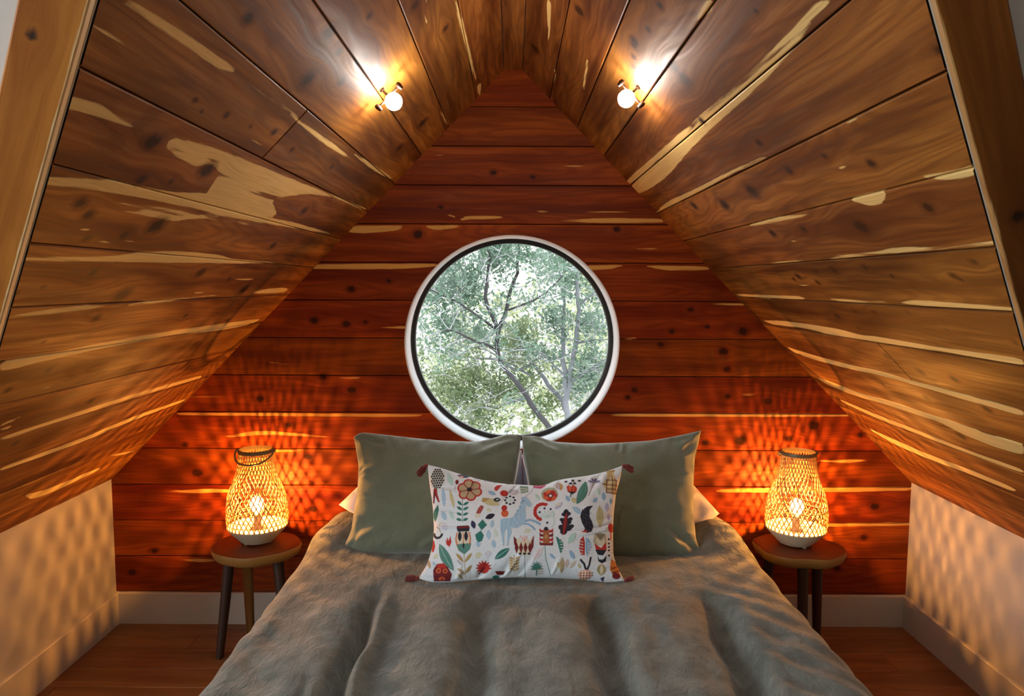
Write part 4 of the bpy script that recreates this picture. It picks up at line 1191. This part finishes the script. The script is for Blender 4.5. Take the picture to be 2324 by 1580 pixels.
# ------------------------------------------------------------------ woven lantern lamps
t = NT('bamboo_strips')
co = t.obj_co()
c = t.mix(t.noise(co, 60, 3), (0.62, 0.42, 0.17), (0.74, 0.54, 0.26))
d = t.n('ShaderNodeBsdfDiffuse', Color=c, Roughness=0.3); tl = t.n('ShaderNodeBsdfTranslucent', Color=c)
mx = t.n('ShaderNodeMixShader', _0=0.42, _1=d, _2=tl); t.t.links.new(mx.outputs[0], t.out.inputs[0]); M['bamboo'] = t.m
M['bamboo_base'] = plain('pale_bamboo_base', (0.56, 0.50, 0.36), 0.4)
M['rim'] = plain('lamp_rim', (0.20, 0.135, 0.06), 0.4)


def emis(name, col, st):
    t = NT(name); e = t.n('ShaderNodeEmission', Color=(*col, 1), Strength=st); t.t.links.new(e.outputs[0], t.out.inputs[0]); return t.m


LAMP_E = 13500.0
M['filament'] = emis('filament_glow', (1.0, 0.375, 0.062), LAMP_E)
t = NT('clear_bulb_glow')
e = t.n('ShaderNodeEmission', Color=(1.0, 0.66, 0.28, 1), Strength=5.0); tr = t.n('ShaderNodeBsdfTransparent', Color=(1, 1, 1, 1))
ad = t.n('ShaderNodeAddShader', _0=e, _1=tr); t.t.links.new(ad.outputs[0], t.out.inputs[0]); M['lamp_bulb'] = t.m
PROF = [(0.060, 0.111), (0.087, 0.1135), (0.12, 0.1135), (0.146, 0.1125), (0.18, 0.107), (0.213, 0.095), (0.240, 0.084), (0.263, 0.076), (0.290, 0.069), (0.314, 0.065), (0.349, 0.0625)]
ph_, pr_ = np.array([a for a, _ in PROF]), np.array([b for _, b in PROF])


def prof_r(h):
    # smooth interpolation of the traced profile
    hs = np.linspace(0.06, 0.349, 120); rs = np.interp(hs, ph_, pr_); k = np.ones(13) / 13
    rs = np.convolve(np.pad(rs, 6, mode='edge'), k, 'valid')
    return np.interp(h, hs, rs)


def lantern(cx, cy, z0, seed, label, handle):
    root = empty('lantern_lamp', (cx, cy, z0)); tag(root, label, 'lamp', 'woven bamboo lantern lamps')
    c = (cx, cy, z0 + 0.006)
    mb = MB(); mb.lathe([(0.055, 0.0), (0.062, 0.001), (0.070, 0.008), (0.080, 0.020), (0.090, 0.030), (0.100, 0.041), (0.108, 0.050), (0.1115, 0.056), (0.1115, 0.060), (0.107, 0.060), (0.098, 0.050), (0.02, 0.046), (0.0001, 0.046)], 64, c)
    mb.build('base', M['bamboo_base'], root, angle=30)
    for k in range(3):
        a = math.radians(90 + k * 120 + (seed % 2) * 60 - 100); mb = MB(); mb.lathe([(0.007, -0.006), (0.008, -0.004), (0.008, 0.003)], 12, (cx + 0.05 * math.cos(a), cy + 0.05 * math.sin(a), c[2]))
        mb.build('foot', M['bamboo_base'], root)
    NS, rate, w = 38, 4.6, 0.0042
    mb = MB(); hs = np.linspace(0.056, 0.352, 40)
    rs = prof_r(hs)
    for fam in (-1, 1):
        for s in range(NS):
            a0 = 2 * math.pi * (s + 0.25 * (fam + 1)) / NS + seed
            ro = 0.0007 * fam
            vs = []
            for i, h in enumerate(hs):
                a = a0 + fam * rate * (h - 0.056) + 0.01 * math.sin(h * 40 + s)
                rr = rs[i] + ro; hw = w / 2 / rs[i] * (1.0 if rs[i] > 0.085 else 0.86)
                for (da, dr) in ((-hw, -0.0004), (hw, -0.0004), (hw, 0.0004), (-hw, 0.0004)):
                    vs.append((c[0] + (rr + dr) * math.cos(a + da), c[1] + (rr + dr) * math.sin(a + da), c[2] + h))
            fs = []
            for i in range(len(hs) - 1):
                for k in range(4):
                    k2 = (k + 1) % 4; fs.append((i * 4 + k, i * 4 + k2, (i + 1) * 4 + k2, (i + 1) * 4 + k))
            mb.add(vs, fs)
    bands = [0.080, 0.100, 0.122, 0.142] if seed % 2 else [0.078, 0.098, 0.126]
    for hb in bands:
        r0 = float(prof_r(hb)); mb.lathe([(r0 + 0.0012, hb - 0.0013), (r0 + 0.0022, hb - 0.0013), (r0 + 0.0022, hb + 0.0013), (r0 + 0.0012, hb + 0.0013)], 84, c, None, True)
    # a few darker loose strands wandering across the weave
    mb.build('shade', M['bamboo'], root, smooth=False)
    mb = MB()
    r_ = random.Random(seed)
    for k in range(5):
        a0 = -1.57 + r_.uniform(-1.1, 1.1); fam = r_.choice((-1, 1)); h0, h1 = r_.uniform(0.07, 0.15), r_.uniform(0.2, 0.32)
        mb.tube([(c[0] + (prof_r(h) + 0.0022) * math.cos(a0 + fam * 5.4 * (h - h0)), c[1] + (prof_r(h) + 0.0022) * math.sin(a0 + fam * 5.4 * (h - h0)), c[2] + h) for h in np.linspace(h0, h1, 16)], 0.0011, 5)
    tag(mb.build('strand', M['rim'], root), 'dark strand woven across the shade')
    mb = MB(); mb.lathe([(0.0600, 0.346), (0.0655, 0.346), (0.0660, 0.352), (0.0650, 0.359), (0.0600, 0.360)], 64, c, None, True)
    mb.build('rim', M['rim'], root)
    mb = MB()
    for sx in (-1, 1):
        mb.lathe([(0.0001, 0.0), (0.006, 0.0), (0.006, 0.010), (0.0001, 0.011)], 12, (c[0] + sx * 0.0655, c[1], c[2] + 0.353), (sx, 0, 0))
    pts = []
    for k in range(25):
        a = math.pi * k / 24
        X_ = 0.073 * math.cos(a); q = math.sin(a)
        if handle == 'down': pts.append((c[0] + X_, c[1] - 0.071 * min(1, q * 1.15) - 0.004, c[2] + 0.353 - 0.040 * q))
        else: pts.append((c[0] + X_, c[1] + 0.074 * min(1, q * 1.15) + 0.002, c[2] + 0.353 - 0.036 * q))
    mb.tube(pts, 0.0035, 8)
    mb.build('handle', M['rim'], root)
    mb = MB(); mb.lathe([(0.014, 0.046), (0.014, 0.104), (0.010, 0.109)], 20, c); mb.build('socket', M['bamboo_base'], root)
    mb = MB(); mb.sphere((c[0], c[1], c[2] + 0.141), 0.026, 18, 12, (1, 1, 1.25)); mb.build('bulb', M['lamp_bulb'], root)
    bulb = [o for o in root.children if o.name.startswith('bulb')][-1]
    mb = MB(); mb.tube([(c[0], c[1], c[2] + 0.130), (c[0], c[1], c[2] + 0.155)], 0.0042, 8); mb.build('filament', M['filament'], bulb)
    # flex running off the back of the stool
    return root


lantern(LX, -0.195, SZ, 2, 'glowing woven bamboo lantern lamp on the left stool, its handle hanging in front', 'down')
lantern(RX_, -0.195, SZ, 3, 'glowing woven bamboo lantern lamp on the wavy-edged right stool, no handle in front', 'back')

# ------------------------------------------------------------------ ceiling bulbs
BULB_E = 260.0
M['globe'] = emis('globe_bulb_glow', (1.0, 0.86, 0.76), BULB_E)
for sgn, fpx, lab in ((-1, (866, 203), 'small globe bulb on a dark bronze bracket, fixed to the left roof slope'), (1, (1449, 197), 'small globe bulb on a dark bronze bracket, fixed to the right roof slope')):
    (fy, ft_), = slope_uv(sgn, [fpx])
    n = np.array([-sgn * 0.714, 0, -0.70]); td = np.array([sgn * TX, 0, TZ])
    f0 = np.array([sgn * TX * ft_, fy, APEX_Z + TZ * ft_])
    root = empty('bracket_light', tuple(f0)); tag(root, lab, 'light', 'bracket lights on the roof slopes')
    mb = MB(); mb.lathe([(0.0001, -0.004), (0.0075, -0.004), (0.0075, 0.003), (0.0055, 0.006), (0.0001, 0.006)], 28, f0, n); mb.build('canopy', M['bronze'], root)
    mb = MB(); mb.lathe([(0.0035, 0.004), (0.0035, 0.022), (0.008, 0.022), (0.008, 0.026), (0.0001, 0.026)], 20, f0, n); mb.build('stem', M['bronze'], root)
    mb = MB(); c = f0 + n * 0.026; H = 0.040
    mb.tube([c - td * H, c - td * H * .5 + n * 0.001, c, c + td * H * .5 + n * 0.001, c + td * H], 0.0032, 8)
    mb.build('crossbar', M['bronze'], root)
    for k in (-1, 1):
        mb = MB(); mb.lathe([(0.0001, -0.008), (0.006, -0.0075), (0.0075, -0.001), (0.006, 0.005), (0.0045, 0.012), (0.0001, 0.013)], 16, c + td * H * k, n); mb.build('knob', M['bronze'], root)
    mb = MB(); cb = f0 + n * 0.045; mb.sphere(cb, 0.0235, 16, 10); mb.build('bulb', M['globe'], root)

# ------------------------------------------------------------------ outside: hillside with cedar trees
GZ = -2.3
mb = MB()
nx, nyy = 40, 30
for i in range(nx):
    for j in range(nyy):
        x = -14 + 28 * i / (nx - 1); y = 1.2 + 22 * j / (nyy - 1)
        mb.v.append((x, y, GZ + max(0, y - 5) * 0.50 + 0.12 * math.sin(x * 1.3 + y) + 0.1 * math.sin(y * 2.1)))
for i in range(nx - 1):
    for j in range(nyy - 1):
        mb.f.append((i * nyy + j, (i + 1) * nyy + j, (i + 1) * nyy + j + 1, i * nyy + j + 1))
tag(mb.build('ground', plain('dry_hillside', (0.26, 0.25, 0.22), 0.9, (3, 0.5, 0.1)), None), kind='structure')

M['bark_dark'] = plain('dark_bark', (0.024, 0.021, 0.024), 0.9, (50, 0.6, 0.01))
M['bark_grey'] = plain('grey_bark', (0.13, 0.13, 0.145), 0.9, (50, 0.6, 0.01))
M['twig'] = plain('pale_twigs', (0.27, 0.265, 0.28), 0.9)


def leafmat(name, a, b):
    t = NT(name); co = t.obj_co()
    c = t.mix(t.ss(t.noise(co, 5, 3), 0.35, 0.65), a, b)
    d = t.n('ShaderNodeBsdfDiffuse', Color=c); tl = t.n('ShaderNodeBsdfTranslucent', Color=c)
    mx = t.n('ShaderNodeMixShader', _0=0.45, _1=d, _2=tl); t.t.links.new(mx.outputs[0], t.out.inputs[0]); return t.m


M['leaf_blue'] = leafmat('blue_green_needles', (0.095, 0.155, 0.105), (0.18, 0.24, 0.19))
M['leaf_green'] = leafmat('green_needles', (0.085, 0.125, 0.055), (0.185, 0.215, 0.12))
M['leaf_yellow'] = leafmat('sunlit_leaves', (0.25, 0.28, 0.13), (0.38, 0.40, 0.26))


def wcrop(x, y): return (880 + x / 3.04, 500 + y / 3.04)


def branch3(pts, y0, y1):
    n = len(pts)
    return [at_y(*wcrop(*q), y0 + (y1 - y0) * i / (n - 1)) for i, q in enumerate(pts)]


def add_branch(mb, P, r0, r1):
    # resample with a little wander
    P = np.array(P); d = np.concatenate([[0], np.cumsum(np.linalg.norm(np.diff(P, axis=0), axis=1))])
    n = max(6, int(d[-1] / 0.06)); tt = np.linspace(0, d[-1], n)
    Q = np.stack([np.interp(tt, d, P[:, i]) for i in range(3)], 1)
    Q[1:-1] += rng.normal(0, 0.006, (n - 2, 3))
    mb.tube(list(Q), list(np.linspace(r0, r1, n)), 7)
    return Q


def twigs(mb, Q, count, ln, r=0.0035, depth=1):
    ends = []
    for _ in range(count):
        p0 = Q[rng.integers(len(Q) // 5, len(Q))]
        d = rng.normal(0, 1, 3); d[1] *= 0.6; d[2] = d[2] * 0.6 + 0.25; d /= np.linalg.norm(d)
        L_ = ln * rng.uniform(0.5, 1.2); pts = [p0]
        for k in range(6):
            d = d + rng.normal(0, 0.16, 3); d /= np.linalg.norm(d); pts.append(pts[-1] + d * L_ / 6)
        mb.tube(pts, list(np.linspace(r, r * 0.35, 7)), 4, False); ends += pts[2:]
        if depth > 1: ends += twigs(mb, np.array(pts), 3, ln * 0.5, r * 0.6, depth - 1)
    return ends


def tufts(name, centers, per, spread, size, mat, parent):
    vs, fs = [], []
    C = np.repeat(np.array(centers), per, 0)
    C = C + rng.normal(0, spread, C.shape)
    n = len(C)
    d = rng.normal(0, 1, (n, 3)); d[:, 2] = np.abs(d[:, 2]) * 0.8 + 0.1; d /= np.linalg.norm(d, axis=1)[:, None]
    s = np.cross(d, rng.normal(0, 1, (n, 3))); s /= np.linalg.norm(s, axis=1)[:, None]
    ln = size * rng.uniform(0.6, 1.4, (n, 1)); wd = ln * 0.22
    A = C - s * wd * .5; B = C + d * ln * .5 - s * wd; T = C + d * ln; D_ = C + d * ln * .5 + s * wd
    V = np.stack([C, B, T, D_], 1).reshape(-1, 3)
    Fc = np.arange(n * 4).reshape(n, 4)
    return mesh_obj(name, V, Fc, mat, parent)


def cluster_points(px_list, y, dy, r, n):
    out = []
    for (x, yv, s) in px_list:
        c = at_y(*wcrop(x, yv), y)
        k = int(n * s)
        q = rng.normal(0, 1, (k, 3)) * np.array([r * s, dy, r * s * 0.9])
        out += list(c + q)
    return out


def tree(label, base, y_range, branches, barkm, leafspec, ntw, twl, group='cedar trees outside the window'):
    P = branches[0]
    trunk_low = np.array([base[0], base[1], GZ - 0.15])
    root = empty('cedar_tree', tuple(trunk_low)); tag(root, label, 'tree', group)
    mb = MB(); ends = []; tw = MB()
    for i, (pts, y0, y1, r0, r1) in enumerate(branches):
        P = branch3(pts, y0, y1)
        if i == 0:
            P = [trunk_low, trunk_low * 0.5 + np.array(P[0]) * 0.5 + np.array([0.05, 0, 0])] + P
        Q = add_branch(mb, P, r0, r1)
        ends += twigs(tw, Q[max(0, len(Q) // 4):], ntw, twl, 0.0042, 2)
    nf = len(mb.f); mb.add(tw.v, tw.f)
    tk = mb.build('trunk', M[barkm], root); tk.data.materials.append(M['twig'])
    for f in tk.data.polygons[nf:]: f.material_index = 1
    for (m, per, spread, size, frac, extra) in leafspec:
        ce = [e for e in ends if rng.random() < frac] + extra
        if ce: tufts('foliage', ce, per, spread, size, M[m], root)
    return root


tree('cedar with a dark forked trunk in the middle of the round window', (0.75, 2.4), None, [
    ([(1130, 1460), (1010, 1290), (960, 1205), (890, 1120), (825, 1050), (790, 1000), (757, 900), (765, 760)], 2.3, 2.3, 0.036, 0.017),
    ([(765, 760), (735, 700), (695, 610), (680, 560), (690, 420), (705, 260), (690, 120)], 2.3, 2.2, 0.017, 0.007),
    ([(765, 760), (800, 690), (825, 600), (850, 470), (885, 380), (905, 220), (900, 60)], 2.3, 2.5, 0.017, 0.008),
    ([(740, 750), (650, 690), (545, 600), (380, 510), (260, 470)], 2.3, 2.1, 0.010, 0.004),
    ([(830, 620), (960, 580), (1090, 510), (1180, 400), (1230, 320)], 2.4, 2.5, 0.009, 0.004),
    ([(745, 900), (620, 830), (500, 780), (360, 760)], 2.3, 2.1, 0.012, 0.004)], 'bark_dark',
    [('leaf_blue', 8, 0.03, 0.036, 0.32, cluster_points([(430, 740, 1.0), (560, 530, .8), (830, 250, 1.2), (440, 350, 1), (750, 160, 1.0), (560, 400, .6), (330, 520, .7), (640, 760, .6)], 2.4, 0.12, 0.07, 70))], 10, 0.36)
tree('pale grey cedar with an upright trunk at the right side of the round window', (0.75, 2.9), None, [
    ([(1240, 1420), (1235, 1250), (1260, 1050), (1300, 830), (1320, 600), (1310, 440), (1300, 250)], 2.9, 2.9, 0.045, 0.014),
    ([(1235, 1230), (1215, 1000), (1205, 820), (1220, 640), (1210, 450)], 2.9, 3.0, 0.025, 0.008),
    ([(1330, 580), (1430, 490), (1500, 400)], 2.9, 2.8, 0.012, 0.005),
    ([(1290, 850), (1400, 830), (1520, 820)], 2.9, 2.8, 0.010, 0.004),
    ([(1270, 1120), (1380, 1040), (1500, 960)], 2.9, 2.8, 0.012, 0.004),
    ([(1225, 1080), (1130, 980), (1040, 900)], 2.9, 3.1, 0.012, 0.004)], 'bark_grey',
    [('leaf_blue', 8, 0.03, 0.036, 0.26, cluster_points([(1250, 450, 1.1), (1380, 1000, 1), (1190, 680, .7), (1270, 320, .8), (1400, 720, .7), (1120, 250, .9), (1360, 1100, .8)], 3.0, 0.15, 0.08, 70))], 10, 0.36)
tree('leaning grey cedar crossing low behind the forked trunk in the round window', (1.15, 3.3), None, [
    ([(1290, 1400), (1200, 1260), (1090, 1100), (985, 980), (940, 880), (880, 790), (800, 700)], 3.3, 3.4, 0.050, 0.012),
    ([(985, 1000), (900, 1040), (760, 960), (550, 940), (280, 900)], 3.3, 3.1, 0.014, 0.004),
    ([(1010, 1080), (880, 1010), (700, 900), (560, 870), (400, 840)], 3.3, 3.2, 0.010, 0.003),
    ([(960, 1220), (820, 1260), (640, 1300), (520, 1340)], 3.2, 3.1, 0.012, 0.004)], 'bark_grey',
    [('leaf_green', 8, 0.035, 0.038, 0.28, cluster_points([(860, 860, 1), (660, 1340, 1.2), (900, 1140, 1.1), (940, 760, 1), (400, 1120, 1), (580, 1080, 1), (480, 1220, 1), (760, 1180, .8), (1100, 1280, .8)], 3.4, 0.15, 0.08, 70))], 13, 0.40)


def bush(label, x, y, zc, rx, rz, mat, n, per, size):
    root = empty('shrub', (x, y, GZ + 0.1)); tag(root, label, 'shrub', 'sunlit shrubs on the hillside')
    mb = MB(); st = []
    for k in range(9):
        a = rng.uniform(0, 6.28); p0 = np.array([x, y, GZ - 0.1]); pts = [p0]
        d = np.array([0.35 * math.cos(a), 0.35 * math.sin(a), 1.0])
        for j in range(9):
            d = d + rng.normal(0, 0.12, 3); d /= np.linalg.norm(d); pts.append(pts[-1] + d * (zc + rz - GZ) / 9)
        mb.tube(pts, list(np.linspace(0.03, 0.006, 10)), 6); st += twigs(mb, np.array(pts), 8, 0.5, 0.006, 2)
    mb.build('stems', M['twig'], root)
    q = rng.normal(0, 1, (n, 3)); q /= np.linalg.norm(q, axis=1)[:, None]; q *= rng.uniform(0.3, 1, (n, 1)) ** 0.5
    cl = np.array([x, y, zc]) + q * np.array([rx, rx * 0.5, rz])
    tufts('foliage', list(cl) + [s for s in st if rng.random() < 0.3], per, 0.05, size, M[mat], root)


bush('bright yellow-green shrub glimpsed behind the forked trunk', -0.1, 5.4, 0.5, 1.2, 0.9, 'leaf_yellow', 170, 9, 0.075)
bush('mid-green shrub at the lower left behind the twigs', -1.5, 7.4, -0.4, 1.1, 0.9, 'leaf_green', 130, 9, 0.07)
bush('pale sunlit shrub far behind the upright grey cedar', 2.0, 9.4, 0.7, 1.5, 1.5, 'leaf_yellow', 110, 9, 0.08)
bush('tall blue-green shrub filling the upper left of the round window', -2.0, 11.6, 1.6, 1.4, 1.4, 'leaf_blue', 70, 8, 0.075)

bush('broad green shrub on the slope beyond the left edge of the round window', -4.2, 6.2, 0.4, 1.8, 1.9, 'leaf_green', 190, 9, 0.085)
bush('broad blue-green shrub on the slope beyond the right edge of the round window', 4.6, 6.4, 0.6, 1.8, 2.0, 'leaf_blue', 190, 9, 0.085)

# ------------------------------------------------------------------ light
W = bpy.data.worlds.new('World'); SC.world = W; W.use_nodes = True
bg = W.node_tree.nodes['Background']; bg.inputs[0].default_value = (0.90, 0.96, 1.0, 1); bg.inputs[1].default_value = 5.2
sun = bpy.data.lights.new('sun', 'SUN'); sun.energy = 2.6; sun.angle = 0.01; sun.color = (1, 0.95, 0.86)
so = bpy.data.objects.new('sun', sun); COL.objects.link(so)
so.rotation_euler = Vector((-0.75, 0.45, -0.85)).to_track_quat('-Z', 'Y').to_euler()
# daylight in the big west window of the main room
al = bpy.data.lights.new('window_daylight', 'AREA'); al.shape = 'RECTANGLE'; al.size = 2.5; al.size_y = 1.35; al.energy = 62; al.color = (0.84, 0.93, 1.0)
ao = bpy.data.objects.new('window_daylight', al); COL.objects.link(ao)
ao.location = (-RX - 0.06, -3.55, 1.48); ao.rotation_euler = (math.radians(90), 0, math.radians(-90))

# ------------------------------------------------------------------ camera
cam = bpy.data.cameras.new('camera'); co_ = bpy.data.objects.new('camera', cam); COL.objects.link(co_)
cam.sensor_fit = 'HORIZONTAL'; cam.sensor_width = 36; cam.lens = 36 * F / 2324; cam.clip_start = 0.02
Xv = Vector((1, 0, 0)); Uv = Vector((0, SP, CP)); Fw = Vector((0, CP, -SP))
cx_ = Xv * CR + Uv * SR; cy_ = Uv * CR - Xv * SR
m = Matrix.Identity(4)
for i in range(3):
    m[i][0], m[i][1], m[i][2], m[i][3] = cx_[i], cy_[i], -Fw[i], CAM[i]
co_.matrix_world = m
SC.camera = co_
SC.view_settings.view_transform = 'Standard'; SC.view_settings.look = 'None'; SC.view_settings.gamma = 1; SC.view_settings.exposure = 0.0
SC.view_settings.use_curve_mapping = False
SC.cycles.max_bounces = 8
SC.cycles.use_denoising = True
SC.cycles.sample_clamp_indirect = 6
